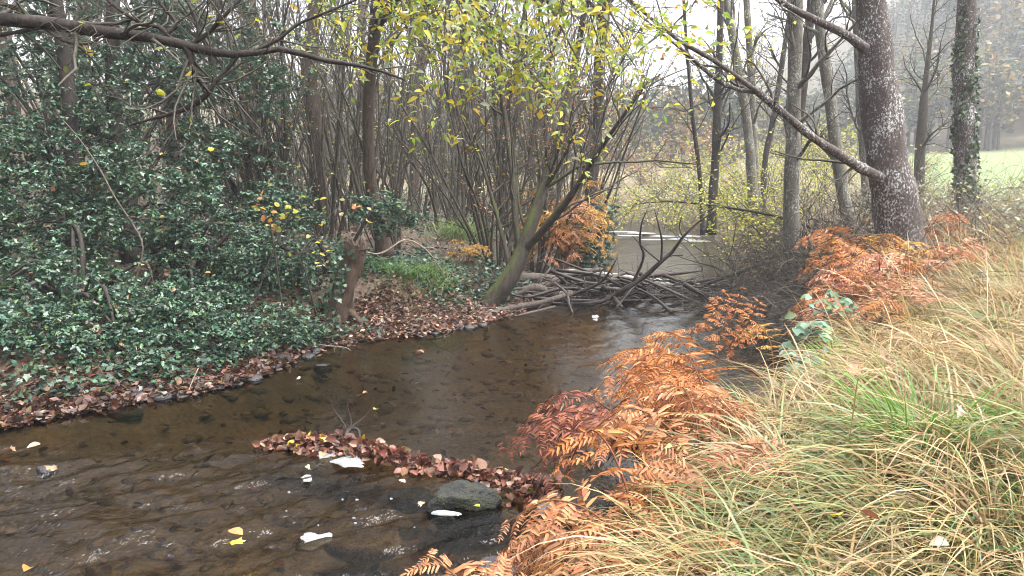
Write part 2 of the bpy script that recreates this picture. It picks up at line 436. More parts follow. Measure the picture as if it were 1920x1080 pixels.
# ------------------------------------------------------------------ trees
def bole(ctrl, rads, n=34, sides=14, flare=1.5, rough=.12, seed=0):
    """trunk surface through control points; flares at the foot"""
    P = resample(ctrl, n); t = np.linspace(0, 1, n)
    R = np.interp(t, np.linspace(0, 1, len(rads)), rads) * (1 + (flare - 1) * np.exp(-t * 14))
    return P, R
def limb_tree(name, label, ctrl, rads, mat, seed, limbs=(), n1=8, n2=50, n3=220, l1=(.8, 2.), l2=(.4, 1.), l3=(.2, .5), t0=.45,
              leaf=None, group=None, cat='tree', ang=(.5, 1.0), up=.06, sides=14, flare=1.5, rough=.12, twig='twig', r1=.35, droop=0., wander=.16, sep=True, t2=.15):
    """tree > trunk, branch..., twigs, foliage.  limbs: drawn boughs as (points, radii)"""
    rng = RNG(seed)
    base = np.array([ctrl[0][0], ctrl[0][1], min(land(ctrl[0][0], ctrl[0][1]), ctrl[0][2])])
    t = thing(name, label, cat, tuple(base), group)
    P, R = bole(ctrl, rads, seed=seed, sides=sides, flare=flare)
    v, f = tubes(P, R, sides, rough, seed, 4.5, cap=True)
    part('trunk', G().add(v, f), M[mat], t, base)
    lp, lr = [], []
    for pts, rr in limbs:
        Q = resample(pts, 22); q = np.interp(np.linspace(0, 1, 22), np.linspace(0, 1, len(rr)), rr)
        v, f = tubes(Q, q, 9, .16, seed + len(lp), 9, cap=True)
        part('branch', G().add(v, f), M[mat], t, base)
        lp.append(Q); lr.append(q)
    parents, prad = P[None, int(len(P) * t0):], R[None, int(len(R) * t0):]
    if n1:
        s, d, r, _ = sprout(parents, prad, n1, rng, 0, .97, ang, (r1 * .7, r1 * 1.3))
        p1 = grow(s, d, rng.uniform(*l1, n1), 9, rng, wander, up, droop); q1 = taper(r, 9, .3)
        if sep:
            for k in range(n1):
                v, f = tubes(p1[k], q1[k], 6, .12, k, 9)
                part('branch', G().add(v, f), M[mat], t, base)
        else:
            v, f = tubes(p1, q1, 5); part('branches', G().add(v, f), M[mat], t, base, 'stuff')
    else: p1, q1 = np.zeros((0, 9, 3)), np.zeros((0, 9))
    if lp:
        p1 = np.concatenate([p1, np.array([resample(x, 9) for x in lp])]); q1 = np.concatenate([q1, np.array([np.interp(np.linspace(0, 1, 9), np.linspace(0, 1, 22), x) for x in lr])])
    tips = []
    if n2 and len(p1):
        s, d, r, _ = sprout(p1, q1, n2, rng, t2, 1., (.4, 1.1), (.35, .6))
        p2 = grow(s, d, rng.uniform(*l2, n2), 6, rng, .22, up, droop); q2 = taper(np.clip(r, .003, .02), 6, .35)
        g = G(); v, f = tubes(p2, q2, 4); g.add(v, f); tips = p2
        if n3:
            s, d, r, _ = sprout(p2, q2, n3, rng, .1, 1., (.4, 1.2), (.4, .7))
            p3 = grow(s, d, rng.uniform(*l3, n3), 5, rng, .25, up * .5, droop); q3 = taper(np.clip(r, .0018, .006), 5, .4)
            v, f = tubes(p3, q3, 3); g.add(v, f); tips = p3
        part('twigs', g, M[twig], t, base, 'stuff')
    if leaf and len(tips):
        cnt, size, pal, tm, mt, dr = leaf
        s, _, _, _ = sprout(tips, np.ones(tips.shape[:2]), cnt, rng, .1, 1.)
        g = G(); rleaves(g, tm, s + rng.normal(0, .02, s.shape), rng, size, pal, .8, .2, droop=dr)
        part('foliage', g, M[mt], t, base, 'stuff')
    return t, base, p1

LIME = [(.34, .36, .035), (.42, .40, .04), (.26, .32, .05), (.48, .42, .05), (.30, .34, .10)]
SALLOW = [(.33, .42, .05), (.43, .46, .05), (.22, .32, .05), (.50, .45, .05), (.52, .44, .05), (.38, .45, .2), (.26, .36, .06), (.46, .36, .05), (.40, .44, .30)]
RUST = [(.30, .10, .05), (.36, .15, .06), (.22, .08, .05), (.42, .30, .06), (.30, .2, .12)]
PALE = [(.36, .36, .16), (.42, .40, .22), (.30, .30, .14), (.45, .38, .2)]

# the big alder on the right bank with its two drawn boughs
b1 = pxs([(1652, 335, 10.0), (1590, 300, 9.8), (1530, 262, 9.6), (1480, 222, 9.4), (1420, 172, 9.2)])
b1a = pxs([(1424, 175, 9.2), (1384, 146, 9.1), (1335, 111, 9.0), (1280, 80, 8.9), (1225, 38, 8.7), (1160, -20, 8.5), (1060, -120, 8.3)])
b1b = pxs([(1422, 173, 9.2), (1391, 169, 9.2), (1354, 156, 9.15), (1317, 127, 9.1), (1275, 90, 9.0), (1225, 50, 9.1), (1180, 5, 9.2), (1120, -70, 9.3)])
b2 = pxs([(1622, 92, 10.0), (1590, 68, 9.9), (1545, 45, 9.8), (1490, 18, 9.7), (1440, -15, 9.6), (1350, -90, 9.4)])
limb_tree('alder_tree', 'thick leaning alder trunk flecked with white lichen, two long bare boughs', pxs([(1705, 560), (1696, 500), (1680, 400), (1664, 300), (1652, 200), (1642, 100), (1634, 0), (1622, -160), (1600, -420)], 10.2),
          [.29, .29, .285, .265, .24, .215, .185, .17, .1], 'alder', 11,
          limbs=[(b1, [.075, .058, .05, .046, .044]), (b1a, [.032, .03, .027, .024, .021, .016, .01]), (b1b, [.028, .026, .024, .023, .018, .014, .01, .006]), (b2, [.078, .055, .046, .04, .032, .016])],
          n1=5, n2=46, n3=200, l1=(1.5, 3.), l2=(.5, 1.2), t0=.84, leaf=(90, (.05, .07), LIME, T_HEX, 'leaf', .3), sides=20, flare=1.45, rough=.13)
# ivy-clad tree
t, base, _ = limb_tree('ivy_clad_tree', 'straight pale trunk wrapped in ivy, standing in scrub beyond the big alder', pxs([(1812, 470), (1812, 390), (1810, 280), (1808, 150), (1812, 0), (1815, -200), (1810, -500)], 14.0),
          [.18, .175, .17, .17, .155, .14, .09], 'alder', 12, n1=7, n2=40, n3=160, t0=.6, l1=(1.2, 2.4), sides=16, flare=1.2, leaf=(60, (.05, .08), LIME, T_HEX, 'leaf', .3))
rng = RNG(120); P = resample(pxs([(1812, 470), (1812, 390), (1810, 280), (1808, 150), (1812, 0)], 14.0), 60)
n = 3600; u = np.clip(rng.beta(1.1, 1.4, n), 0, .999); k = (u * 59).astype(int); a = rng.uniform(0, 2 * np.pi, n)
keep = (vnoise(np.stack([np.cos(a) * 1.3, np.sin(a) * 1.3, u * 9], -1), 1.2) > -.25 + u * .4)
a, k = a[keep], k[keep]; out = np.stack([np.cos(a), np.sin(a), 0 * a], -1)
g = G(); pos = P[k] + out * rng.uniform(.17, .225, len(k))[:, None] + np.array([0, 0, 1]) * rng.uniform(0, .08, len(k))[:, None]
scatter(g, T_IVY, pos, frames(rng.normal(0, 1, (len(k), 3)) - np.array([0, 0, .8]), out + rng.normal(0, .4, (len(k), 3))), rng.uniform(.05, .085, len(k)), pick(rng, len(k), [(.05, .085, .035), (.035, .065, .03), (.09, .12, .06)]))
part('ivy', g, M['ivy'], t, base, 'stuff')
# the other right-bank trunks, each traced once and set at its own distance
right = [
 ('pale_trunk_tree', 'straight grey trunk rising from the brush heap at the water', [(1480, 560), (1482, 480), (1484, 380), (1487, 250), (1490, 120), (1493, 0), (1497, -300)], 11.6, [.125, .12, .115, .11, .105, .1, .07], 'pale', 6, 40, 150),
 ('leaning_tree', 'slim olive-grey trunk leaning left behind the brush heap', [(1640, 500), (1620, 462), (1588, 400), (1568, 278), (1555, 178), (1540, 75), (1534, 0), (1520, -260)], 13.2, [.12, .115, .11, .1, .095, .085, .08, .05], 'pale', 5, 36, 130),
 ('dark_trunk_tree', 'dark slender trunk crossing behind the straight grey one', [(1478, 470), (1484, 380), (1496, 240), (1504, 170), (1516, 60), (1522, 0), (1540, -240)], 17., [.11, .11, .1, .1, .1, .095, .06], 'dark', 8, 50, 200),
 ('grey_tree', 'pale trunk half hidden by the left edge of the big alder', [(1650, 470), (1632, 400), (1622, 300), (1615, 200), (1610, 90), (1606, 0), (1600, -220)], 17.5, [.13, .125, .12, .11, .1, .1, .06], 'pale', 6, 40, 160),
 ('forked_tree', 'short greenish trunk splitting into thin bare upright branches', [(1720, 420), (1722, 370), (1726, 290), (1731, 210), (1736, 150), (1748, 40), (1756, -60)], 22., [.15, .145, .14, .13, .07, .04, .02], 'moss', 16, 120, 420),
 ('slim_tree', 'thin upright dark trunk over yellow bushes with bare side twigs', [(1333, 440), (1336, 380), (1341, 300), (1346, 170), (1350, 60), (1352, -30), (1356, -200)], 19., [.12, .11, .105, .09, .08, .07, .04], 'dark', 14, 90, 360),
 ('slim_tree', 'grey trunk bowed to the left above the yellow bushes', [(1424, 450), (1413, 370), (1402, 240), (1387, 148), (1372, 60), (1362, 0), (1340, -160)], 20., [.14, .13, .12, .11, .1, .09, .05], 'pale', 10, 70, 280),
 ('slim_tree', 'grey trunk growing close beside the bowed one', [(1428, 450), (1420, 390), (1412, 240), (1408, 130), (1401, 20), (1398, -60), (1392, -200)], 21., [.12, .115, .1, .095, .09, .08, .05], 'pale', 10, 70, 280),
 ('slim_tree', 'thin dark trunk leaning right, seen between grey trunks', [(1425, 440), (1435, 300), (1446, 245), (1460, 160), (1478, 40), (1488, -30), (1500, -160)], 23., [.1, .09, .085, .08, .07, .065, .04], 'dark', 12, 80, 300),
 ('slim_tree', 'spindly young tree over the far bank with rusty leaves', [(1318, 440), (1312, 330), (1300, 230), (1290, 120), (1283, 20), (1278, -80)], 21., [.07, .06, .05, .045, .04, .02], 'dark', 14, 110, 400),
]
for i, (nm, lab, pts, d, rr, mt, a1, a2, a3) in enumerate(right):
    lf = (260, (.05, .075), LIME if i != 9 else RUST, T_HEX, 'leaf', .3) if i in (5, 6, 7, 8, 9, 2) else None
    limb_tree(nm, lab, pxs(pts, d), rr, mt, 20 + i, n1=a1, n2=a2, n3=a3, l1=(.8, 2.0), t0=.35, leaf=lf, sides=10, flare=1.25, ang=(.4, 1.0))

# the mossy tree leaning over the log jam, forked low
trunk = pxs([(890, 605, 11.0), (915, 575, 11.0), (955, 522, 11.0), (980, 468, 11.1), (1000, 410, 11.2), (1022, 340, 11.4), (1050, 250, 11.6), (1078, 120, 11.9), (1098, 0, 12.1), (1115, -160, 12.3)])
fk = pxs([(982, 470, 11.1), (1010, 440, 10.9), (1045, 400, 10.7), (1085, 345, 10.5), (1125, 280, 10.3), (1170, 215, 10.1), (1210, 160, 9.9)])
fk2 = pxs([(975, 480, 11.1), (968, 420, 11.2), (962, 340, 11.4), (950, 240, 11.6), (930, 120, 11.7), (900, 0, 11.8)])
fk3 = pxs([(960, 520, 11.05), (945, 455, 11.2), (925, 380, 11.4), (900, 300, 11.5), (865, 220, 11.5)])
limb_tree('mossy_tree', 'mossy tree leaning out from the leafy beach over the log jam', trunk, [.17, .155, .125, .11, .09, .075, .06, .05, .04, .025], 'moss', 41,
          limbs=[(fk, [.07, .062, .055, .045, .035, .025, .015]), (fk2, [.055, .05, .045, .038, .03, .018]), (fk3, [.04, .035, .03, .022, .012])],
          n1=14, n2=190, n3=1150, l1=(1., 2.8), l2=(.5, 1.4), l3=(.25, .7), t0=.3, leaf=(1300, (.04, .065), RUST + RUST + LIME[:2], T_HEX, 'leaf', .2), sides=16, flare=1.35)
# sallow behind the stump whose limbs arch toward the camera with yellow leaves
trunk = pxs([(722, 480, 11.6), (712, 420, 11.6), (694, 330, 11.5), (690, 200, 11.3), (702, 60, 11.0), (712, -60, 10.6), (736, -160, 10.2)])
L = []
for k, (x0, z0, x1, y1, z1, x2, y2, z2) in enumerate([(-.4, 4.6, .1, 6.6, 3.7, .45, 5.4, 2.75), (-.9, 4.5, -.6, 6.4, 3.7, -.3, 5.2, 2.95), (-1.3, 4.7, -1.0, 6.8, 3.8, -.75, 5.5, 3.05),
                                                      (.1, 4.8, .55, 7.0, 3.9, .85, 6.0, 3.0), (.3, 4.4, .8, 8.4, 3.8, 1.2, 7.6, 3.0), (-.6, 4.0, -.2, 7.6, 3.4, .35, 6.6, 2.6), (-1.1, 4.1, -.9, 7.2, 3.3, -.6, 6.2, 2.85), (.0, 5.0, .2, 5.8, 3.9, .6, 5.0, 3.05)]):
    s = trunk[4 + k % 3]
    L.append((np.array([s, (s + np.array([x0, 8.3, z0])) / 2 + np.array([0, 0, .25]), [x0, 8.3, z0], [x1, y1, z1], [x2, y2, z2]]), [.045, .038, .03, .018, .006]))
limb_tree('sallow_tree', 'sallow on the left bank whose arching limbs carry yellow-green leaves over the water', trunk, [.115, .1, .09, .085, .08, .07, .055], 'brown', 43,
          limbs=L, n1=3, n2=230, n3=1300, l1=(.8, 1.8), l2=(.4, 1.1), l3=(.15, .5), t0=.5, t2=.55, leaf=(5600, (.05, .095), SALLOW, T_LONG, 'leaf', .35), sides=14, droop=.05, up=-.01)
# overhanging bough from a tree whose trunk stands outside the frame on the left bank
tr = np.array([[-5.6, 6.2, .3], [-5.55, 6.1, 1.6], [-5.4, 5.9, 2.8], [-5.3, 5.8, 4.2], [-5.2, 5.8, 6.]])
B = lambda *p_: pxs(p_, 5.2)
m0 = np.concatenate([[tr[2] + np.array([.05, 0, .25])], B((-120, 30), (0, 36), (70, 42), (140, 50), (210, 62), (280, 70), (345, 84), (400, 98), (460, 102), (530, 92), (600, 112), (690, 126), (760, 150))])
L = [(m0, [.06, .052, .046, .045, .043, .042, .04, .036, .03, .026, .022, .02, .016, .012, .006]),
     (B((348, 86), (356, 102), (361, 128), (374, 150), (393, 172)), [.026, .022, .02, .019, .017]),
     (B((393, 172), (372, 190), (348, 203), (312, 216), (272, 226), (240, 236)), [.018, .018, .017, .014, .01, .005]),
     (B((393, 172), (402, 156), (418, 138), (440, 112), (452, 96)), [.017, .016, .015, .014, .012]),
     (B((330, 82), (300, 52), (268, 45), (220, 15), (180, -20)), [.016, .014, .012, .01, .006]),
     (B((352, 88), (390, 62), (420, 30), (450, 0), (470, -40)), [.018, .015, .013, .01, .007]),
     (B((-60, 75), (0, 66), (60, 55), (110, 44), (150, 40), (170, 46)), [.014, .013, .012, .01, .008, .006]),
     (B((470, 100), (520, 75), (560, 45), (620, 20), (690, -10)), [.014, .012, .01, .008, .005]),
     (B((60, 42), (40, 15), (20, -15)), [.012, .01, .008]), (B((300, 72), (330, 45), (300, 5), (296, -30)), [.013, .012, .01, .008]),
     (B((355, 90), (372, 70), (365, 30), (340, -15)), [.015, .013, .01, .007])]
limb_tree('overhanging_tree', 'dark alder on the left bank whose crooked bough reaches over the holly', tr, [.16, .15, .14, .12, .08], 'dark', 45, limbs=L, n1=0, n2=110, n3=420, l2=(.25, .8), l3=(.12, .4), t0=.5,
          leaf=(34, (.05, .07), LIME, T_HEX, 'leaf', .3), twig='twig')

# ------------------------------------------------------------------ hazel stools: many thin stems each
HAZ = [(.46, .40, .08), (.4, .36, .08), (.34, .2, .07), (.3, .3, .08), (.38, .28, .1), (.12, .16, .06), (.09, .13, .06), (.45, .42, .3)]
def hazel(x, y, n, h, seed, spread=.42, leafn=60, label='', r=(.012, .03), mat='stem', tw=1.0, group=None, lean=(0, 0)):
    rng = RNG(seed); z = land(x, y); base = np.array([x, y, z - .05])
    t = thing('hazel_bush', label, 'bush', (x, y, z), group)
    a = rng.uniform(0, 2 * np.pi, n); q = rng.uniform(.1, 1, n) ** .7
    s = base + np.stack([np.cos(a) * .28 * q, np.sin(a) * .28 * q, 0 * a], -1)
    d = np.stack([np.cos(a) * spread * q + lean[0], np.sin(a) * spread * q + lean[1], np.ones(n)], -1)
    p = grow(s, d, rng.uniform(.6, 1.1, n) * h, 12, rng, .085, .015); rad = taper(rng.uniform(*r, n), 12, .3)
    for k in range(n):
        v, f = tubes(p[k], rad[k], 6, .1, k, 8)
        part('stem', G().add(v, f), M[mat], t, base + [0, 0, .05])
    n2, n3 = int(n * 9 * tw), int(n * 30 * tw)
    s, d, r2, _ = sprout(p, rad, n2, rng, .12, 1., (.3, 1.0), (.3, .55))
    p2 = grow(s, d, rng.uniform(.35, 1.3, n2), 6, rng, .16, .05); g = G(); v, f = tubes(p2, taper(np.clip(r2, .003, .011), 6, .35), 3); g.add(v, f)
    s, d, r3, _ = sprout(p2, taper(np.full(n2, .006), 6), n3, rng, .1, 1., (.4, 1.1))
    p3 = grow(s, d, rng.uniform(.15, .55, n3), 3, rng, .26, .05); v, f = tubes(p3, taper(rng.uniform(.002, .004, n3), 3, .4), 3); g.add(v, f)
    part('twigs', g, M['twig'], t, base + [0, 0, .05], 'stuff')
    if leafn:
        s, _, _, _ = sprout(p3, np.ones(p3.shape[:2]), leafn, rng, .2, 1.)
        g = G(); rleaves(g, T_HEX, s, rng, (.04, .07), HAZ, .8); part('foliage', g, M['leaf'], t, base + [0, 0, .05], 'stuff')
    return t
stools = [  # photo pixel of the foot, distance, stems, height
 (540, 12.0, 11, 6, 'hazel stool of grey stems just behind the ivy-covered stump bank'), (455, 13.5, 10, 6.5, 'hazel stool standing behind the holly thicket'), (610, 14.0, 12, 7, 'hazel stool behind the reddish sallow trunk'),
 (735, 13.0, 12, 6, 'hazel stool spreading beside the sallow trunk above the bank'), (860, 16.5, 10, 6.5, 'hazel stool beside the green grass tuft on the bank'), (930, 13.2, 16, 6, 'dense hazel stool right behind the mossy leaning tree'),
 (1000, 14.2, 14, 6, 'hazel stool between the mossy tree and the orange fern mound'), (1075, 17.5, 12, 5.5, 'hazel stool by the ivy stump at the bend'), (680, 17.5, 10, 7, 'hazel stool deep in the wood behind the sallow'),
 (780, 20, 9, 7.5, None), (560, 18, 9, 7.5, None), (400, 17, 9, 7.5, None), (900, 21, 9, 7.5, None), (990, 20, 9, 7, None), (300, 18, 9, 7.5, None), (480, 22, 9, 8, None), (640, 23, 9, 8.5, None), (830, 26, 9, 8, None), (730, 28, 9, 9, None),
 (500, 15.5, 9, 7, None), (650, 15.5, 9, 7, None), (820, 18, 9, 7, None), (700, 20.5, 9, 7, None), (420, 20, 9, 8, None), (150, 15.5, 9, 7.5, None), (240, 16.5, 9, 7.5, None), (600, 20.5, 9, 8, None), (950, 18, 10, 6.5, None), (1040, 20, 10, 6, None), (860, 23, 9, 8, None), (520, 25, 9, 8, None), (270, 22, 9, 8, None), (120, 23, 9, 8, None),
 (960, 26, 9, 8, None), (1060, 24, 9, 7, None), (200, 20, 9, 8, None), (80, 17, 9, 8, None), (340, 25, 9, 9, None), (560, 28, 9, 9, None), (1130, 29, 10, 6.5, None), (840, 30, 10, 9, None), (1020, 33, 10, 8, None)]
def copy_tree(o, loc, rz, sc):
    r = o.copy(); COL.objects.link(r); r.location = loc; r.rotation_euler = (0, 0, rz); r.scale = (sc, sc, sc)
    for ch in o.children:
        c = ch.copy(); COL.objects.link(c); c.parent = r
protos = []; rgc = RNG(299)
for i, (sx, d, n, h, lab) in enumerate(stools):
    x = px(sx, 400, d)[0]
    if not lab and len(protos) >= 8:                                    # deep in the wood: copies of eight stools
        copy_tree(protos[i % 8], (x, d, land(x, d)), rgc.uniform(0, 6.28), rgc.uniform(.85, 1.2)); continue
    o = hazel(px(sx, 400, d)[0], d, n, h, 300 + i, label=lab or 'bare hazel stool of thin grey stems deep in the left wood', group=None if lab else 'hazel stools deep in the wood', leafn=340 if d < 22 else 300, tw=2.3 if d < 15 else 1.2,
          r=(.014, .034) if d < 15 else (.02, .05))
    if not lab: protos.append(o)
# larger trees inside the wood
for i, (sx, d, r, mt, lab) in enumerate([(595, 14.5, .15, 'brown', 'upright brown trunk among hazel stems behind the sallow'), (128, 9.6, .085, 'dark', 'thin dark trunk standing in the holly nearest the stream edge'), (245, 10.4, .10, 'dark', 'dark trunk in the middle of the holly thicket'),
                                          (1105, 16.8, .13, 'dark', 'dark trunk rising from the ivy stump at the bend'), (775, 24, .16, 'brown', None), (330, 16, .13, 'brown', None), (860, 30, .18, 'brown', None), (480, 27, .18, 'brown', None), (40, 19, .16, 'brown', None), (180, 26, .18, 'brown', None), (960, 38, .2, 'brown', None), (690, 36, .2, 'brown', None)]):
    x = px(sx, 400, d)[0]; z = land(x, d); rg = RNG(500 + i); h = rg.uniform(8, 11)
    c = np.array([[x + rg.normal(0, .05) + k * rg.normal(.04, .05), d + rg.normal(0, .05), z - .1 + h * k / 6] for k in range(7)])
    limb_tree('woodland_tree', lab or 'tall brown trunk standing deep in the left wood', c, [r, r * .95, r * .9, r * .8, r * .7, r * .5, r * .3], mt, 500 + i, n1=12, n2=90, n3=190, l1=(1., 2.8), l2=(.5, 1.4), l3=(.2, .6), t0=.22, group=None if lab else 'trunks deep in the wood',
              leaf=(150, (.05, .08), HAZ, T_HEX, 'leaf', .3), sides=10)

# unseen evergreen trees, added beside and behind the camera to block low sky light
for i, (x, y) in enumerate([(-8.5, 3.0), (-10.5, -1.5), (-7.5, -7), (-13, -6), (-3, -12), (-14, 4.5)]):
    rng = RNG(560 + i); z = land(x, y); h = rng.uniform(9, 12); b = np.array([x, y, z]); t = thing('shade_tree', 'broad evergreen tree of the wood downstream on the left bank', 'tree', (x, y, z), 'evergreens downstream')
    P = resample([b, b + [.1, 0, h * .4], b + [rng.normal(0, .3), .1, h * .9]], 14); v, f = tubes(P, np.linspace(.22, .05, 14), 10, .12, i, 5); part('trunk', G().add(v, f), M['brown'], t, b)
    n = 2600; u = nrm(rng.normal(0, 1, (n, 3))) * rng.uniform(.3, 1, (n, 1)) ** .5 * [2.6, 2.6, h * .42]; g = G(); rleaves(g, T_RHOMB, b + [0, 0, h * .58] + u, rng, (.18, .34), [(.04, .08, .05), (.05, .10, .06), (.03, .06, .04)], .8)
    part('crown', g, M['holly'], t, b, 'stuff')

# ------------------------------------------------------------------ holly: layered sprays of glossy leaves
HOL = [(.05, .118, .075), (.034, .084, .058), (.075, .15, .092), (.062, .13, .062), (.10, .18, .115), (.028, .065, .044), (.085, .14, .05)]
def holly(name, label, x, y, stems, clumps, leaves, seed, boxes, size=(.045, .072)):
    """boxes: ellipsoids (px, py, depth, rx, ry, rz) the sprays fill"""
    rng = RNG(seed); z = land(x, y); base = np.array([x, y, z])
    t = thing(name, label, 'holly', (x, y, z), None)
    C = []
    for (bx, by, bd, rx, ry, rz, k) in boxes:
        c = px(bx, by, bd); u = nrm(rng.normal(0, 1, (k, 3))) * rng.uniform(.25, 1, (k, 1)) ** .45
        C.append(c + u * np.array([rx, ry, rz]))
    C = np.concatenate(C); C[:, 2] = np.maximum(C[:, 2], zt(C[:, 0], C[:, 1]) + .08)
    # stems from the foot to spray centres
    n = min(stems, len(C)); pick_ = rng.choice(len(C), n, replace=False)
    for k in range(min(n, 9)):
        e = C[pick_[k]]; mid = (base + e) / 2 + np.array([rng.normal(0, .15), rng.normal(0, .15), .35])
        Q = resample([base + [rng.normal(0, .08), rng.normal(0, .08), -.05], mid, e], 12)
        v, f = tubes(Q, np.linspace(.035, .008, 12), 6, .12, k, 8); part('stem', G().add(v, f), M['dark'], t, base)
    g = G(); gt = G(); K = leaves // len(C)
    for c in C:
        hd = nrm(np.array([*(c - base)[:2], 0]) + rng.normal(0, .5, 3) * [1, 1, .2])
        nt = 4; dirs = nrm(hd + rng.normal(0, .75, (nt, 3)) * [1, 1, .35])
        p = grow(np.repeat(c[None], nt, 0) - dirs * .1, dirs, rng.uniform(.2, .45, nt), 4, rng, .15, 0, .16)
        v, f = tubes(p, taper(np.full(nt, .004), 4), 3); gt.add(v, f)
        s, d, _, _ = sprout(p, np.ones(p.shape[:2]), K, rng, 0, 1., (.7, 1.4))
        nd = nrm(np.array([0, 0, 1.]) + rng.normal(0, .42, (K, 3))); d[:, 2] *= .5
        scatter(g, T_HOLLY, s, frames(d, nd), rng.uniform(*size, K), pick(rng, K, HOL, .22))
    part('twigs', gt, M['twig'], t, base, 'stuff'); part('foliage', g, M['holly'], t, base, 'stuff')
    g = G(); k = rng.integers(0, len(C), 46); rleaves(g, T_HEX, C[k] + rng.normal(0, .16, (46, 3)), rng, (.05, .08), [(.3, .15, .08), (.45, .38, .1), (.36, .22, .12), (.2, .1, .06)], .5)
    part('caught_leaves', g, M['dead'], t, base, 'stuff', label='brown and yellow fallen leaves caught in the holly')
holly('holly_tree', 'tall holly with layered blue-green sprays under the overhanging bough', -5.6, 9.8, 9, 0, 24000, 61,
      [(120, 330, 9.6, 1.1, .9, 1.1, 110), (60, 180, 10.2, 1.3, .9, .9, 70), (250, 190, 10.4, 1.1, .9, .7, 75), (180, 60, 11., 1.6, 1., .8, 90), (330, 120, 11.5, 1., .8, .7, 60), (60, 40, 10., 1.2, .8, .6, 60), (400, 40, 12, 1.1, .8, .6, 40)])
holly('holly_bush', 'dense low holly bush overhanging the dark corner of the left bank', -4.6, 7.9, 9, 0, 21000, 62,
      [(90, 560, 7.7, .85, .7, .55, 110), (250, 600, 7.8, .9, .6, .42, 90), (60, 420, 8.6, .9, .7, .6, 70), (350, 650, 7.6, .6, .4, .22, 34), (180, 680, 7.0, .7, .35, .22, 50), (40, 690, 6.7, .5, .3, .22, 34), (480, 610, 8.1, .5, .35, .2, 24), (560, 640, 8.5, .3, .25, .15, 18)])
holly('holly_bush', 'spreading holly bush with a pale dead branch leaning through it', -3.9, 9.2, 9, 0, 15000, 63,
      [(270, 380, 9.2, .9, .7, .7, 100), (400, 460, 9.2, .8, .6, .4, 60), (430, 330, 10.5, .8, .6, .6, 50), (350, 560, 8.7, .8, .5, .3, 60)])
holly('holly_tree', 'holly with drooping sprays in front of the bare hazel stems', -3.7, 11.5, 7, 0, 8000, 64,
      [(450, 200, 11.4, .8, .7, .8, 80), (490, 120, 12., .8, .7, .6, 40), (380, 280, 11.2, .6, .5, .4, 40)])
holly('holly_bush', 'small holly bush on the bank between the stump and the hazel', -2.5, 10.5, 6, 0, 6500, 65,
      [(540, 400, 10.4, .6, .5, .3, 45), (500, 500, 9.6, .7, .4, .3, 45), (720, 400, 10.9, .45, .4, .3, 35)])
holly('holly_tree', 'far holly showing dark green behind the thin trunks', -8.2, 14.5, 7, 0, 9000, 66,
      [(150, 250, 14.3, 1.6, 1.2, 1.5, 90), (40, 90, 14.8, 1.8, 1.2, 1.2, 70), (330, 40, 15., 1.6, 1., 1.2, 60)], (.06, .09))
holly('holly_tree', 'holly filling the bank downstream of the tall one, at the foot of the overhanging alder', -7.6, 8.8, 6, 0, 9000, 68,
      [(-130, 330, 9.0, 1.2, .9, 1.1, 90), (-200, 550, 8.4, 1.0, .8, .6, 60), (-180, 130, 9.6, 1.2, .9, .8, 50)], (.055, .085))
holly('holly_bush', 'low dark holly bush in shade far back under the hazels', -6.5, 12.5, 6, 0, 8000, 67,
      [(200, 420, 12.2, 1.6, .8, .6, 90), (420, 400, 12.6, 1.1, .8, .5, 60)])
#@@PART3
# ------------------------------------------------------------------ left bank: stump, dead branch, ivy, litter, small plants
base = hit0(632, 622); base[2] = land(base[0], base[1])
d0 = base[1]
t = thing('tree_stump', 'broken reddish-brown stump with peeling wood at the water edge', 'stump', tuple(base))
P = resample(pxs([(628, 640), (634, 612), (641, 565), (652, 510), (668, 458)], d0), 30); R = np.interp(np.linspace(0, 1, 30), [0, .2, .6, 1], [.22, .16, .14, .13])
v, f = tubes(P, R, 30, .34, 5, 8.0); part('trunk', G().add(v, f), M['stump'], t, base)
rng = RNG(70); top = P[-1]; g = G()
for k in range(22):                                                    # splintered crown of the break
    a = k / 22 * 2 * np.pi; r = .105; c = top + np.array([math.cos(a) * r, math.sin(a) * r, -.06])
    h = rng.uniform(.06, .17); v, f = tubes(np.array([c, c + [0, 0, h * .6], c + [rng.normal(0, .02), 0, h]]), np.array([.026, .018, .003]), 5); g.add(v, f)
v, f = tubes(np.array([top + [0, 0, -.12], top + [0, 0, -.01], top + [0, 0, .01]]), np.array([.10, .09, .004]), 12, .2, 3, 12); g.add(v, f)
part('broken_top', g, M['stump'], t, base)
for k in range(5):                                                     # roots running down to the water
    a = rng.uniform(-2.6, .2); e = base + np.array([math.cos(a), math.sin(a) * .6, 0]) * rng.uniform(.35, .6); e[2] = min(.0, land(e[0], e[1]))
    v, f = tubes(resample([base + [0, 0, .25], (base + e) / 2 + [0, 0, .14], e - [0, 0, .05]], 10), np.linspace(.07, .02, 10), 7, .2, k, 9); part('root', G().add(v, f), M['stump'], t, base)
g = G(); n = 420; k = rng.integers(2, 29, n); a = rng.uniform(1.9, 4.9, n); out = np.stack([np.cos(a), np.sin(a), 0 * a], -1)
scatter(g, T_IVY, P[k] + out * rng.uniform(.16, .3, n)[:, None], frames(rng.normal(0, 1, (n, 3)) - [0, 0, .6], out + rng.normal(0, .5, (n, 3))), rng.uniform(.04, .07, n), pick(rng, n, HOL))
part('ivy', g, M['ivy'], t, base, 'stuff')

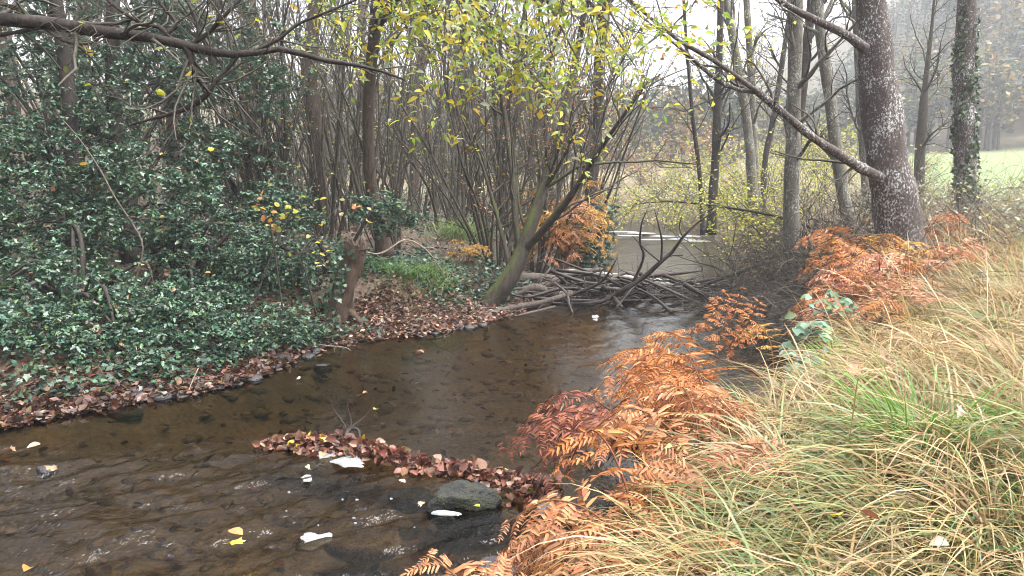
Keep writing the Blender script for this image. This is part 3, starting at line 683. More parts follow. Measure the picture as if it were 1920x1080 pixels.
# pale dead branch leaning through the holly, and stray dead twigs over the water
def stick(name, label, cat, pts, rads, mat, group=None, twigs=0, seed=0, sides=7, P=18):
    Q = resample(pts, P); R = np.interp(np.linspace(0, 1, P), np.linspace(0, 1, len(rads)), rads)
    v, f = tubes(Q, R, sides, .14, seed, 12, cap=True); o = Q[0]
    me = G().add(v, f).mesh(name, M[mat], o)
    ob = tag(link(name, me, loc=tuple(o)), label, cat, group)
    if twigs:
        rng = RNG(seed); s, d, r, _ = sprout(Q[None], R[None], twigs, rng, .15, 1., (.4, 1.1), (.3, .5))
        p = grow(s, d, rng.uniform(.1, .5, twigs), 6, rng, .2, .03)
        v, f = tubes(p, taper(np.clip(r, .002, .012), 6), 4); part('twigs', G().add(v, f), M[mat], ob, o, 'stuff')
    return ob
stick('dead_branch', 'long thin pale dead branch slanting down through the holly', 'branch', pxs([(118, 225, 8.2), (150, 262, 8.2), (190, 322, 8.15), (215, 370, 8.1), (255, 430, 8.1), (268, 470, 8.0), (250, 540, 8.0), (225, 640, 7.6)]), [.005, .007, .009, .010, .011, .010, .010, .008], 'log', None, 6, 1)
stick('bramble', 'single thin green stem dangling over the water from the holly bank', 'stem', pxs([(372, 690, 6.75), (355, 730, 6.6), (352, 765, 6.5), (345, 795, 6.4), (333, 818, 6.35)]), [.005, .005, .004, .004, .003], 'straw_twig', None, 2, 2)
stick('bramble', 'thin stem hanging from the leaf bank beside the holly', 'stem', pxs([(255, 650, 7.0), (262, 700, 6.8), (264, 745, 6.6), (265, 775, 6.5)]), [.005, .004, .004, .003], 'straw_twig', None, 2, 3)
stick('dead_branch', 'thin curved branch lying along the leafy beach at the water line', 'branch', pxs([(625, 655, 8.9), (690, 632, 9.2), (735, 622, 9.3), (780, 628, 9.1), (800, 636, 9.0), (835, 632, 9.0)]), [.01, .013, .016, .018, .02, .012], 'log', None, 8, 4)
stick('dead_branch', 'thin pale forked twig arching over the ivy beside the stump', 'branch', pxs([(672, 470, 9.6), (715, 475, 9.6), (760, 450, 9.7), (800, 470, 9.8), (830, 510, 10.0)]), [.006, .008, .01, .009, .006], 'straw_twig', None, 12, 5)
stick('dead_branch', 'bare twig drooping into the stream below the stump', 'branch', pxs([(560, 640, 8.6), (610, 648, 8.4), (655, 655, 8.3), (668, 690, 8.2)]), [.008, .007, .005, .003], 'straw_twig', None, 6, 6)

def on_land(rng, n, fx, fy, lo, hi):
    """random points on the bank: fy range, distance from the water edge lo..hi on side fx (-1 left, 1 right)"""
    y = rng.uniform(*fy, n); d = lo + (hi - lo) * rng.random(n)
    x = xl(y) - d if fx < 0 else xr(y) + d
    return np.stack([x, y, zt(x, y)], -1)
# ivy and bramble carpet on the left bank
IVYC = [(.035, .085, .05), (.05, .11, .07), (.028, .065, .042), (.07, .13, .065), (.06, .12, .085)]
rng = RNG(71); n = 20000
p = on_land(rng, n, -1, (5.9, 13.5), .28, 5.0); keep = fbm(p, .8, 3) + .15 + .35 * sstep(8.5, 7, p[:, 1]) - .9 * np.exp(-((p[:, 1] - 9.7) / .9) ** 2) * ((xl(p[:, 1]) - p[:, 0]) < 1.6) > -.22
p = p[keep]; p[:, 2] += np.abs(rng.normal(0, .09, len(p))) + .015
g = G(); rleaves(g, T_IVY, p, rng, (.04, .075), IVYC, .45, .25)
n = 1600; s = on_land(rng, n, -1, (6.2, 13), .3, 4.5); s[:, 2] += .02
pp = grow(s, rng.normal(0, 1, (n, 3)) * [1, 1, .3] + [0, 0, .25], rng.uniform(.2, .7, n), 6, rng, .25, 0, .1); v, f = tubes(pp, taper(np.full(n, .0035), 6), 3); g.add(v, f, (.10, .08, .055))
tag(link('ivy_carpet', g.mesh('ivy_carpet', M['ivy'])), 'dark ivy and bramble carpet covering the left bank', 'ivy', kind='stuff')
# fallen leaves on the left bank and in the wood
LIT = [(.14, .062, .038), (.10, .048, .034), (.19, .095, .055), (.07, .038, .03), (.24, .14, .085), (.17, .07, .038), (.30, .21, .15), (.05, .03, .028)]
T_CUP = leaf_t((0, .35, .75, 1), (.05, .33, .24, .02), .22, -.1)
rng = RNG(72); n = 19000
y = 5.6 + 22 * rng.random(n) ** 2.0; d = .02 + 7 * rng.random(n) ** 1.7; x = xl(y) - d
p = np.stack([x, y, zt(x, y) + rng.uniform(.005, .035, n)], -1)
g = G(); rleaves(g, T_HEX, p, rng, (.05, .10), LIT, .45, .25)
n = 5200; y = rng.normal(9.75, .55, n); d = rng.uniform(-.06, 1.7, n); x = xl(y) - d; p = np.stack([x, y, np.maximum(zt(x, y), 0) + rng.uniform(.005, .05, n)], -1)
rleaves(g, T_HEX, p, rng, (.04, .075), LIT, .5, .25)
n = 2600; y = rng.uniform(5.3, 7.8, n); d = rng.exponential(.22, n) - .1; x = xl(y) - d; p = np.stack([x, y, np.maximum(zt(x, y), .005) + rng.uniform(.0, .05, n)], -1)
rleaves(g, T_CUP, p, rng, (.03, .09), [tuple(v_ * .62 for v_ in c_) for c_ in LIT], .55, .3)
tag(link('leaf_litter', g.mesh('leaf_litter', M['dead'])), 'brown fallen leaves strewn over the left bank and wood floor', 'leaves', kind='stuff')

# brambles, young holly and ivy filling the wood floor farther back
rng = RNG(74); g = G(); n = 13500
y = rng.uniform(11.5, 34, n); d = .8 + 17 * rng.random(n) ** 1.3; x = xl(y) - d
hgt = .75 * sstep(-.25, .7, fbm(xyz(x, y) + 9, .45, 3)); keep = hgt > .05; x, y, hgt = x[keep], y[keep], hgt[keep]
p = np.stack([x, y, zt(x, y) + hgt * rng.random(len(x)) ** .6 + .02], -1)
rleaves(g, T_HEX, p, rng, (.06, .12), IVYC + [(.10, .13, .06), (.16, .16, .07), (.2, .14, .07)], .7, .3)
n = 2600; y = rng.uniform(11.5, 32, n); x = xl(y) - .6 - 15 * rng.random(n); s = np.stack([x, y, zt(x, y)], -1)
pp = grow(s, rng.normal(0, 1, (n, 3)) * [1, 1, .3] + [0, 0, .9], rng.uniform(.5, 1.6, n), 6, rng, .2, 0, .15); v, f = tubes(pp, taper(rng.uniform(.004, .009, n), 6), 3); g.add(v, f, (.15, .125, .095))
tag(link('wood_undergrowth', g.mesh('wood_undergrowth', M['ivy'])), 'tangled bramble undergrowth on the wood floor behind the bank', 'undergrowth', kind='stuff')
# sapling and bush leaves with autumn colours in front of the holly
def sprig(name, label, x0, pts, seed, n, cols, size=(.06, .09), cat='sapling', mat='twig', r=(.012, .009, .006, .003), tw=10):
    rng = RNG(seed); Q = resample(pts, 14); R = np.interp(np.linspace(0, 1, 14), np.linspace(0, 1, len(r)), r); o = Q[0]
    t = thing(name, label, cat, tuple(o))
    v, f = tubes(Q, R, 6); part('stem', G().add(v, f), M[mat], t, o)
    s, d, _, _ = sprout(Q[None], R[None], tw, rng, .25, 1., (.5, 1.2)); p = grow(s, d, rng.uniform(.15, .5, tw), 6, rng, .2, .02)
    v, f = tubes(p, taper(np.full(tw, .004), 6), 4); part('twigs', G().add(v, f), M[mat], t, o, 'stuff')
    s, d, _, _ = sprout(p, np.ones(p.shape[:2]), n, rng, .2, 1.); tm = leaf_t((0, .25, .6, .85, 1), (.04, .3, .36, .2, .01), .1, .2)
    for k in range(n):
        g = G(); scatter(g, tm, s[k:k + 1], frames(d[k:k + 1] * [1, 1, .4], np.array([[0, -.5, 1.]]) + rng.normal(0, .5, (1, 3))), [rng.uniform(*size)], pick(rng, 1, cols)); part('leaf', g, M['leaf'], t, o)
AUT = [(.55, .33, .03), (.48, .20, .06), (.50, .42, .10), (.36, .14, .07), (.25, .32, .08), (.55, .45, .2)]
def foot(x, y, d):
    q = px(x, y, d); return np.array([q[0], d, land(q[0], d) - .02])
sprig('oak_sapling', 'oak sapling with orange and yellow leaves above the stump bank', 0, [foot(530, 520, 8.9), px(510, 440, 8.8), px(500, 405, 8.7), px(480, 385, 8.6)], 81, 26, AUT)
sprig('hazel_sapling', 'hazel sapling with pale yellow leaves above the broken stump', 0, [foot(600, 560, 9.9), px(600, 470, 9.8), px(625, 410, 9.7), px(660, 385, 9.6)], 82, 20, AUT[2:] + [(.6, .5, .3)])
sprig('hazel_sapling', 'thin sapling with few yellow-green leaves beside the holly', 0, [foot(470, 560, 8.8), px(520, 450, 8.7), px(560, 380, 8.7), px(545, 345, 8.7)], 83, 16, LIME)
sprig('hazel_sapling', 'leaning sapling with a few yellow leaves between stump and sallow', 0, [foot(600, 600, 9.2), px(575, 520, 9.1), px(565, 480, 9.0), px(580, 470, 8.9)], 84, 10, [(.6, .5, .05), (.5, .45, .1)])

# grass tufts on the left bank
def tuft(name, label, x, y, n, L, seed, pal, wd=.006, spread=.12, e1=(-.6, .3), z=None, cat='grass', tipc=None, az=None, P=8, group=None, e0=(.9, 1.5)):
    rng = RNG(seed); z = land(x, y) if z is None else z
    a = rng.uniform(0, 2 * np.pi, n) if az is None else rng.normal(az[0], az[1], n)
    b = np.array([x, y, z]) + rng.normal(0, spread, (n, 3)) * [1, 1, 0]; b[:, 2] = zt(b[:, 0], b[:, 1]) - .01
    pth = arcs(b, a, rng.uniform(.6, 1.1, n) * L, rng.uniform(*e0, n), rng.uniform(*e1, n), P)
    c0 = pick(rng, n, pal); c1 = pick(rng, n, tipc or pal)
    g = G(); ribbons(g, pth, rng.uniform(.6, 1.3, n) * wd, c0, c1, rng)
    t = thing(name, label, cat, (x, y, z), group); part('blades', g, M['grass'], t, (x, y, z), 'stuff')
GRN = [(.10, .19, .04), (.07, .15, .035), (.15, .24, .05), (.20, .27, .07)]
STR = [tuple(a_ * b_ for a_, b_ in zip(c_, (.92, .83, .72))) for c_ in [(.50, .38, .20), (.46, .34, .18), (.60, .49, .30), (.30, .20, .10), (.52, .42, .23), (.36, .32, .14), (.62, .52, .36)]]
OLV = [(.25, .26, .08), (.32, .30, .11), (.20, .24, .07), (.17, .26, .10), (.14, .22, .10)]
q = foot(862, 432, 15.5); tuft('grass_tuft', 'bright green grass tuft among hazel stems on the left bank', q[0], q[1], 420, .75, 91, GRN, .012, .28)
q = foot(805, 560, 10.9); tuft('grass_tuft', 'green grass tuft at the top of the leafy beach', q[0], q[1], 260, .5, 92, GRN, .008, .16)
q = foot(740, 540, 10.6); tuft('grass_tuft', 'short dark green grass tuft beside the stump ivy', q[0], q[1], 220, .45, 93, GRN[:2], .008, .2)
q = foot(400, 500, 9.6); tuft('grass_tuft', 'arching green sedge tuft in the holly shade', q[0], q[1], 160, .5, 94, GRN, .009, .12)

# ------------------------------------------------------------------ royal ferns: plant > frond > pinna
FC = {'orange': [(.52, .21, .07), (.58, .26, .09), (.46, .17, .06), (.60, .31, .13)], 'tan': [(.53, .26, .13), (.60, .33, .18), (.48, .22, .11), (.55, .30, .17)],
      'pink': [(.48, .20, .12), (.56, .28, .18), (.40, .15, .09), (.60, .36, .26)], 'red': [(.27, .095, .065), (.34, .13, .08), (.22, .075, .055), (.38, .17, .11)], 'yellow': [(.58, .36, .09), (.62, .42, .14), (.52, .28, .08), (.50, .36, .10)]}
FC = {k_: [(a_ * .80, b_ * .73, c_ * .66) for a_, b_, c_ in v_] for k_, v_ in FC.items()}
T_PIN = leaf_t((0, .18, .7, 1), (.05, .135, .125, .04), .30, .16)
PIN = {}
for ci, (cn, pal) in enumerate(FC.items()):
    PIN[cn] = []
    for k in range(4):
        rng = RNG(1000 + ci * 10 + k); g = G(); nn = 8
        ax = np.stack([np.linspace(0, 1, 9), .06 * np.sin(np.linspace(0, 2.5, 9) + k), -.22 * np.linspace(0, 1, 9) ** 2], -1)
        v, f = tubes(ax, np.linspace(.012, .005, 9), 3); g.add(v, f, np.array(pal[0]) * .6)
        pos, xd, nd, sz = [], [], [], []
        for i in range(nn):
            u = .08 + .86 * i / (nn - 1); c = np.array([np.interp(u, np.linspace(0, 1, 9), ax[:, j]) for j in range(3)])
            for sgn in (-1, 1):
                if rng.random() < .05: continue
                pos.append(c); xd.append((.55 + rng.normal(0, .1), sgn, rng.normal(-.12, .22))); nd.append((rng.normal(0, .35), rng.normal(0, .25), 1)); sz.append((.34 - .12 * u) * rng.uniform(.8, 1.15))
        pos.append(ax[-1]); xd.append((1, 0, -.3)); nd.append((0, 0, 1)); sz.append(.26)
        scatter(g, T_PIN, np.array(pos), frames(np.array(xd, float), np.array(nd, float)), sz, pick(rng, len(pos), pal, .2))
        PIN[cn].append(g.mesh('pinna', M['fern']))
def frond(t, base, pts, col, rng, plen=.2, pairs=8, start=.3, face=(0, -.25, 1), P=16):
    Q = resample(pts, P); g = G(); v, f = tubes(Q, np.linspace(.006, .0022, P), 5); g.add(v, f, np.array(FC[col][2]) * .55)
    fr = link('frond', g.mesh('frond', M['fern'], base), t)
    T = nrm(np.gradient(Q, axis=0))
    for i in range(pairs):
        u = start + (.97 - start) * i / (pairs - 1); k = min(int(u * (P - 1)), P - 2); fch = u * (P - 1) - k
        c = Q[k] * (1 - fch) + Q[k + 1] * fch; tg = T[k]
        n0 = nrm(np.asarray(face, float) + rng.normal(0, .15, 3)); sd = nrm(np.cross(n0, tg))
        prof = (.62 + .38 * math.sin(math.pi * min(1, (i + 1.2) / (pairs + .6)))) * (1 - .45 * max(0, (i / (pairs - 1) - .6) / .4))
        for sgn in (-1, 1):
            xd = nrm(sgn * sd + tg * rng.uniform(.25, .6) + np.array([0, 0, -1]) * rng.uniform(.0, .35)); Rm = frames(xd[None], (n0 + rng.normal(0, .22, 3))[None])[0]
            o = link('pinna', PIN[col][rng.integers(0, 4)], fr); s = plen * prof * rng.uniform(.85, 1.15)
            mt = Matrix.Identity(4)
            for r_ in range(3):
                for c_ in range(3): mt[r_][c_] = Rm[r_, c_] * s
            mt.translation = Vector(c - base); o.matrix_basis = mt
def fern(label, x, y, seed, cols, n=9, L=(.6, .9), az=(0, 2 * math.pi), plen=.19, pairs=8, rise=.55, z=None, extra=(), name='royal_fern', droop=.35, face=None):
    rng = RNG(seed); z = land(x, y) if z is None else z; base = np.array([x, y, z])
    t = thing(name, label, 'fern', (x, y, z))
    for k in range(n):
        a = az[0] + (az[1] - az[0]) * (k + rng.uniform(-.35, .35)) / max(n - 1, 1); l_ = rng.uniform(*L); o = np.array([math.cos(a), math.sin(a), 0]); h = rise * rng.uniform(.6, 1.35)
        pts = [base + o * .03, base + o * l_ * .22 + [0, 0, l_ * h * .75], base + o * l_ * .6 + [0, 0, l_ * h], base + o * l_ * (.95) + [0, 0, l_ * (h - droop * rng.uniform(.5, 1.3))]]
        frond(t, base, pts, cols[rng.integers(0, len(cols))], rng, plen, pairs, face=face if face is not None else o * .35 + np.array([0, -.1, 1]))
    for pts, col, pl, pr in extra: frond(t, base, [base] + list(pts), col, rng, pl, pr, .35)
    return t
fern('big tan royal fern fanning out over the water at the bank foot', .52, 2.72, 201, ['tan', 'orange', 'tan'], 9, (.5, .75), (1.2, 4.9), .19, 8, .62, .28)
fern('pinkish-brown royal fern mound between the tan fern and the grass', .92, 3.45, 202, ['pink', 'tan', 'orange'], 9, (.5, .75), (1.2, 5.0), .18, 8, .62, .36)
fern('dark red royal fern with fronds drooping left onto the leaf raft', .82, 4.15, 203, ['red'], 6, (.7, 1.0), (2.3, 3.7), .17, 9, .42, .22)
fern('bright orange royal fern leaning far out over the stream', 1.34, 5.0, 204, ['orange', 'orange', 'pink'], 8, (.65, .95), (1.9, 4.2), .18, 9, .62, .22)
fern('orange royal fern right behind the pinkish-brown mound', 1.18, 4.3, 205, ['orange', 'pink', 'orange'], 8, (.5, .75), (1.5, 4.7), .18, 8, .66, .3)
fern('small yellow-orange royal fern tucked over the red one', .95, 4.0, 206, ['yellow', 'orange'], 4, (.45, .6), (2.2, 4.), .15, 8, .7, .3)
fern('sparse orange royal fern with three upright feathery fronds', 2.05, 5.7, 207, ['orange', 'yellow'], 1, (.4, .5), (2.2, 4.), .15, 8, .8, .32,
     [([px(1300, 640, 5.7), px(1335, 590, 5.7), px(1362, 545, 5.7)], 'orange', .13, 8), ([px(1350, 650, 5.6), px(1375, 590, 5.6), px(1392, 535, 5.6)], 'orange', .11, 8), ([px(1370, 660, 5.6), px(1400, 610, 5.6), px(1425, 562, 5.6)], 'orange', .13, 9)])
fern('pinkish royal fern on the bank edge beside the brush heap', 4.05, 8.3, 208, ['pink', 'orange', 'pink'], 15, (.7, 1.0), (.0, 6.1), .22, 8, .6)
fern('pink-brown royal fern spreading below the big alder', 4.75, 8.9, 209, ['pink', 'tan', 'orange'], 13, (.7, 1.0), (.0, 6.1), .22, 8, .6)
fern('orange royal fern arching against the foot of the big alder', 4.45, 9.5, 210, ['orange', 'orange', 'yellow'], 14, (.7, 1.0), (.0, 6.1), .22, 8, .75)
fern('orange royal fern in the tall grass to the far side of the alder', 6.25, 11.6, 211, ['orange', 'yellow'], 12, (.7, 1.), (.0, 6.1), .22, 8, .7)
fern('broad pink-orange royal fern at the bank edge in front of the brush heap', 3.35, 7.3, 216, ['pink', 'orange', 'tan'], 14, (.6, .95), (.0, 6.1), .2, 8, .6)
fern('pale tan fern frond reaching up from the near water edge', -.02, 2.0, 212, ['pink'], 2, (.35, .45), (1.6, 2.6), .14, 7, .9, .32, [([px(900, 1150, 2.25), px(860, 1085, 2.3), px(800, 1040, 2.4)], 'tan', .17, 6), ([px(960, 1150, 2.3), px(930, 1095, 2.35), px(878, 1068, 2.4)], 'tan', .13, 6)])
fern('rusty royal fern low at the water beside the tan fern', .36, 2.95, 213, ['orange', 'red', 'tan'], 8, (.4, .6), (1.8, 4.6), .15, 8, .45, .12)
fern('large mound of golden-orange fern on the left bank by the log jam', 1.0, 14.6, 214, ['yellow', 'orange', 'yellow', 'tan'], 26, (.9, 1.4), (.0, 6.2), .3, 7, 1.0, None, droop=.7)
fern('small yellow fern between the fallen logs and leafy beach', -.75, 12.2, 215, ['yellow'], 6, (.4, .55), (.0, 6.), .14, 6, .6)
#@@PART4
# ------------------------------------------------------------------ right bank: grass
rng = RNG(230)
def sward(name, label, ncl, per, yr, dr_, L, seed, P, wd, sparse=0):
    rng = RNG(seed); g = G()
    y = yr[0] + (yr[1] - yr[0]) * rng.random(ncl) ** 1.35; d = dr_[0] + (dr_[1] - dr_[0]) * rng.random(ncl) ** 1.1
    x = xr(y) + d
    vis = np.abs(x) < y * .74 + 1.2
    vis &= d > .3 + .95 * np.exp(-((y - 5.0) / 1.15) ** 2)                    # the edge is bare where the ferns stand
    x, y, d = x[vis], y[vis], d[vis]
    wind = 3.0 + 1.9 * fbm(xyz(x, y), .55, 2)                              # blades comb over toward the stream in swathes
    green = fbm(xyz(x, y) + 40, .6, 3) + .6 * sstep(5.5, 2.2, y) - .28
    for k in range(len(x)):
        n = per; base = np.array([x[k], y[k], 0]) + rng.normal(0, .07, (n, 3)) * [1, 1, 0]
        base[:, 2] = zt(base[:, 0], base[:, 1]) - .02
        ln = rng.uniform(.45, 1.15, n) * L * rng.uniform(.75, 1.3) * (1 - .25 * sstep(1.2, .1, d[k]))
        az = rng.normal(wind[k] + rng.normal(0, .5), rng.uniform(.3, .9), n); cm = max(.45, rng.normal(.95, .25))
        pth = arcs(base, az, ln, rng.uniform(.6, 1.45, n), rng.uniform(-1.15, .15, n), P)
        isg = rng.random(n) < np.clip(.30 + green[k], .08, .8)
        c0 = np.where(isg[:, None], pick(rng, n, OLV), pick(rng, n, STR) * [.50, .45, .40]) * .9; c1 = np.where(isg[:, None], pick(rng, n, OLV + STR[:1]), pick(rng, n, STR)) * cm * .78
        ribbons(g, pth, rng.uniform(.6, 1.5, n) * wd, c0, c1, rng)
    tag(link(name, g.mesh(name, M['grass'])), label, 'grass', kind='stuff')
sward('near_grass', 'long matted straw and green grass covering the near right bank', 450, 48, (1.2, 5.5), (.72, 3.6), .72, 231, 7, .0088)
sward('bank_grass', 'pale dry tall grass running along the right bank to the alder', 900, 36, (4.2, 12.5), (.65, 6.5), .7, 232, 5, .0085)
sward('far_grass', 'faded rough grass under the trees beyond the alder', 520, 18, (11, 24), (.4, 8.), .6, 233, 5, .012)
# seed-head stalks standing above the matted grass
g = G(); n = 420; y = rng.uniform(3.2, 11, n); x = xr(y) + rng.uniform(.9, 5.5, n); b = np.stack([x, y, zt(x, y)], -1)
pth = arcs(b, rng.normal(3., .8, n), rng.uniform(.6, 1.05, n), rng.uniform(1.15, 1.55, n), rng.uniform(.1, 1.1, n), 8); ribbons(g, pth, rng.uniform(.003, .005, n), pick(rng, n, STR), pick(rng, n, STR), rng, np.array([1, .9, .8, .7, .7, 1.6, 1.6, .4]))
tag(link('seed_stalks', g.mesh('seed_stalks', M['grass'])), 'thin dry seed stalks standing above the right bank grass', 'grass', kind='stuff')
q = hit0(1725, 850, .7); tuft('grass_tussock', 'vivid green grass tussock standing out of the dry bank grass', q[0], q[1], 420, .70, 234, [(.05, .15, .015), (.08, .20, .02), (.04, .11, .018)], .009, .07, (-.7, .7), None, 'grass', [(.11, .25, .03), (.17, .28, .06)])
q = hit0(1120, 1090, .45); tuft('grass_tussock', 'yellow-green broad grass tussock at the foot of the tan fern', q[0] + .05, q[1] - .05, 150, .46, 235, [(.22, .34, .03), (.36, .42, .04), (.14, .26, .03)], .009, .14, (-.9, .2), None, 'grass', [(.5, .44, .06), (.3, .4, .05)])
q = hit0(1560, 640, .6); tuft('grass_tussock', 'small fresh green grass tuft under the bramble on the bank edge', q[0], q[1], 160, .35, 236, [(.16, .32, .02), (.2, .36, .03)], .007, .1)
q = hit0(1900, 900, .8); tuft('grass_tussock', 'green and straw grass tussock with a bright blade beside the vivid one', q[0], q[1], 260, .6, 237, OLV + GRN, .007, .12)
q = hit0(1380, 800, .5); tuft('grass_tussock', 'yellow-green grass clump leaning over the brown fern mound', q[0], q[1], 180, .55, 238, [(.3, .36, .06), (.4, .4, .08), (.2, .3, .05)], .006, .1, (-.9, .1), None, 'grass', STR, (2.8, .6))

rng = RNG(2390)
for k, (sx, sy) in enumerate([(1420, 980), (1560, 900), (1480, 860), (1690, 960), (1850, 980), (1800, 880), (1640, 800), (1540, 780), (1900, 800), (1820, 720), (1700, 700), (1600, 720), (1880, 620), (1760, 620), (1340, 1040), (1560, 1050), (1730, 1060), (1900, 1060), (1660, 860), (1660, 640)]):
    q = hit0(sx, sy + 40, .62); gr = k % 3 == 0
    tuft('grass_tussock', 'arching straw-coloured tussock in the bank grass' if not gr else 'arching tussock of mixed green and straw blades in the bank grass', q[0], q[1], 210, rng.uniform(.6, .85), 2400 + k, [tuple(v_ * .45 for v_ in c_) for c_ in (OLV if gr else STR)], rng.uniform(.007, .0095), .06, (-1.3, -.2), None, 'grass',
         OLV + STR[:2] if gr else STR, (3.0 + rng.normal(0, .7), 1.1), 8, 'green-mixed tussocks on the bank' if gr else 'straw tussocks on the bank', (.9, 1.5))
# leaves lying on the grass
T_BIG = [leaf_t((0, .2, .5, .8, 1), (.03, .3, .38, .22, .01), f_, c_) for f_, c_ in ((.15, .3), (.3, -.2), (.05, .5), (.4, .15))]
def oakleaf(seed):
    rng = RNG(seed); n = 18; a = np.linspace(-np.pi, np.pi, n, endpoint=False)
    r = (.42 + .13 * np.cos(a * 7)) * (1 + .1 * rng.normal(0, 1, n)); v = np.stack([.5 + .52 * np.cos(a) * r / .42, .75 * np.sin(a) * r, .10 * np.sin(a * 2 + seed) + .06 * rng.normal(0, 1, n)], -1)
    v = np.concatenate([[[.5, 0, -.04]], v]); f = np.array([(0, 1 + k, 1 + (k + 1) % n) for k in range(n)])
    return v, f
OAK = [oakleaf(k) for k in range(5)]
def leafthing(name, label, pos, size, col, seed, tm=None, tilt=.25, group=None, cat='leaf', yaw=None):
    rng = RNG(seed); a = rng.uniform(0, 6.28) if yaw is None else yaw
    g = G(); scatter(g, tm or OAK[seed % 5], np.zeros((1, 3)), frames(np.array([[math.cos(a), math.sin(a), rng.normal(0, tilt * .5)]]), np.array([[0, 0, 1.]]) + rng.normal(0, tilt, (1, 3))), [size], np.array([col]))
    return tag(link(name, g.mesh(name, M['dead']), loc=tuple(pos)), label, cat, group)
for i, (x, y, z, s, c, lab) in enumerate([(1610, 690, .95, .12, (.35, .14, .07), 'curled russet oak leaf caught in the pale grass'), (1665, 680, .95, .10, (.22, .11, .075), 'dull brown oak leaf caught in the pale grass'), (1790, 765, .98, .09, (.6, .48, .38), 'pale pinkish dry leaf lying on the grass'),
                                           (1780, 1022, .78, .06, (.5, .36, .26), 'pale tan curled leaf on the near grass'), (1590, 1015, .72, .06, (.16, .06, .04), 'dark red-brown leaf sunk in the near grass'), (1650, 975, .9, .06, (.28, .11, .06), 'small reddish leaf in the near grass'), (1575, 965, .9, .06, (.5, .38, .05), 'small golden leaf in the near grass')]):
    leafthing('fallen_leaf', lab, hit0(x, y, z), s, c, 240 + i, OAK[i % 5] if i < 3 else T_BIG[i % 4], .4)
leafthing('fallen_leaf', 'bright yellow leaf resting on the pinkish-brown fern', px(1245, 840, 3.05), .06, (.72, .66, .18), 250, T_BIG[0], .5, yaw=.9)

# bramble sprays with blue-green leaves on the bank edge
def bramble(label, pts, seed, n=16, size=(.06, .10), pal=((.15, .26, .18), (.20, .31, .22), (.11, .20, .12), (.22, .30, .16))):
    rng = RNG(seed); Q = resample(pts, 16); o = Q[0]; t = thing('bramble', label, 'bramble', tuple(o))
    v, f = tubes(Q, np.linspace(.006, .003, 16), 5, .1); part('stem', G().add(v, f), M['straw_twig'], t, o)
    for k in range(n):
        c = Q[rng.integers(3, 16)] + rng.normal(0, .06, 3); a = rng.uniform(0, 6.28)
        for j in (-1.1, 0, 1.1):
            g = G(); scatter(g, T_BIG[0], c[None], frames(np.array([[math.cos(a + j), math.sin(a + j), -.15]]), np.array([[0, -.5, 1.]]) + rng.normal(0, .3, (1, 3))), [rng.uniform(*size)], pick(rng, 1, pal, .15)); part('leaflet', g, M['leaf'], t, o)
bramble('blue-green bramble spray over the pink fern on the bank edge', [foot(1600, 600, 7.0), px(1590, 565, 6.9), px(1550, 560, 6.8), px(1500, 585, 6.7)], 261, 16)
bramble('blue-green bramble spray hanging low beside the reflection of the trunks', [foot(1570, 700, 5.5), px(1555, 630, 5.4), px(1520, 625, 5.35), px(1495, 660, 5.3), px(1480, 700, 5.3)], 262, 22)
bramble('pale bramble spray trailing toward the water below the other one', [foot(1540, 760, 5.0), px(1530, 690, 4.95), px(1505, 705, 4.9), px(1470, 740, 4.85)], 263, 14, (.05, .08))
bramble('green bramble spray lying on the grass near the big alder', [foot(1700, 540, 8.6), px(1660, 520, 8.6), px(1620, 530, 8.5)], 264, 8, (.05, .08))

# brush heap: tangled dead stems below the straight grey trunk
def brush(name, label, cx, cy, n, seed, mat, rx, ry, L=(.5, 1.4), up=.5, hz=.5, r=(.002, .006), cat='brush'):
    rng = RNG(seed); z = land(cx, cy); base = np.array([cx, cy, max(z, 0)]); t = thing(name, label, cat, tuple(base))
    s = base + rng.normal(0, 1, (n, 3)) * [rx, ry, 0]; s[:, 2] = np.maximum(zt(s[:, 0], s[:, 1]), -.05) + np.abs(rng.normal(0, hz * .5, n))
    d = rng.normal(0, 1, (n, 3)) * [1, 1, .45] + [0, 0, up]
    p = grow(s, d, rng.uniform(*L, n), 6, rng, .18, 0, .26); v, f = tubes(p, taper(rng.uniform(*r, n), 6, .4), 3)
    part('stems', G().add(v, f), M[mat], t, base, 'stuff')
    return t, base, p
brush('brush_heap', 'dark tangled heap of dead stems around the straight grey trunk', 4.15, 10.6, 1800, 271, 'wet', .6, 1.0, (.35, 1.1), .5, .55)
brush('brush_heap', 'grey brushwood trailing from the bank down to the water', 3.3, 9.0, 800, 272, 'twig', .4, .9, (.4, 1.1), .35, .4)
brush('brush_heap', 'pale dead bramble stems arching beneath the big alder', 4.9, 10.6, 260, 273, 'straw_twig', .7, .9, (.6, 1.5), .8, .4)
brush('brush_heap', 'dark upright brushwood beneath the leaning olive-grey trunk', 5.4, 13.2, 420, 274, 'dark', .7, .8, (.6, 1.6), 1.2, .4, (.004, .012))
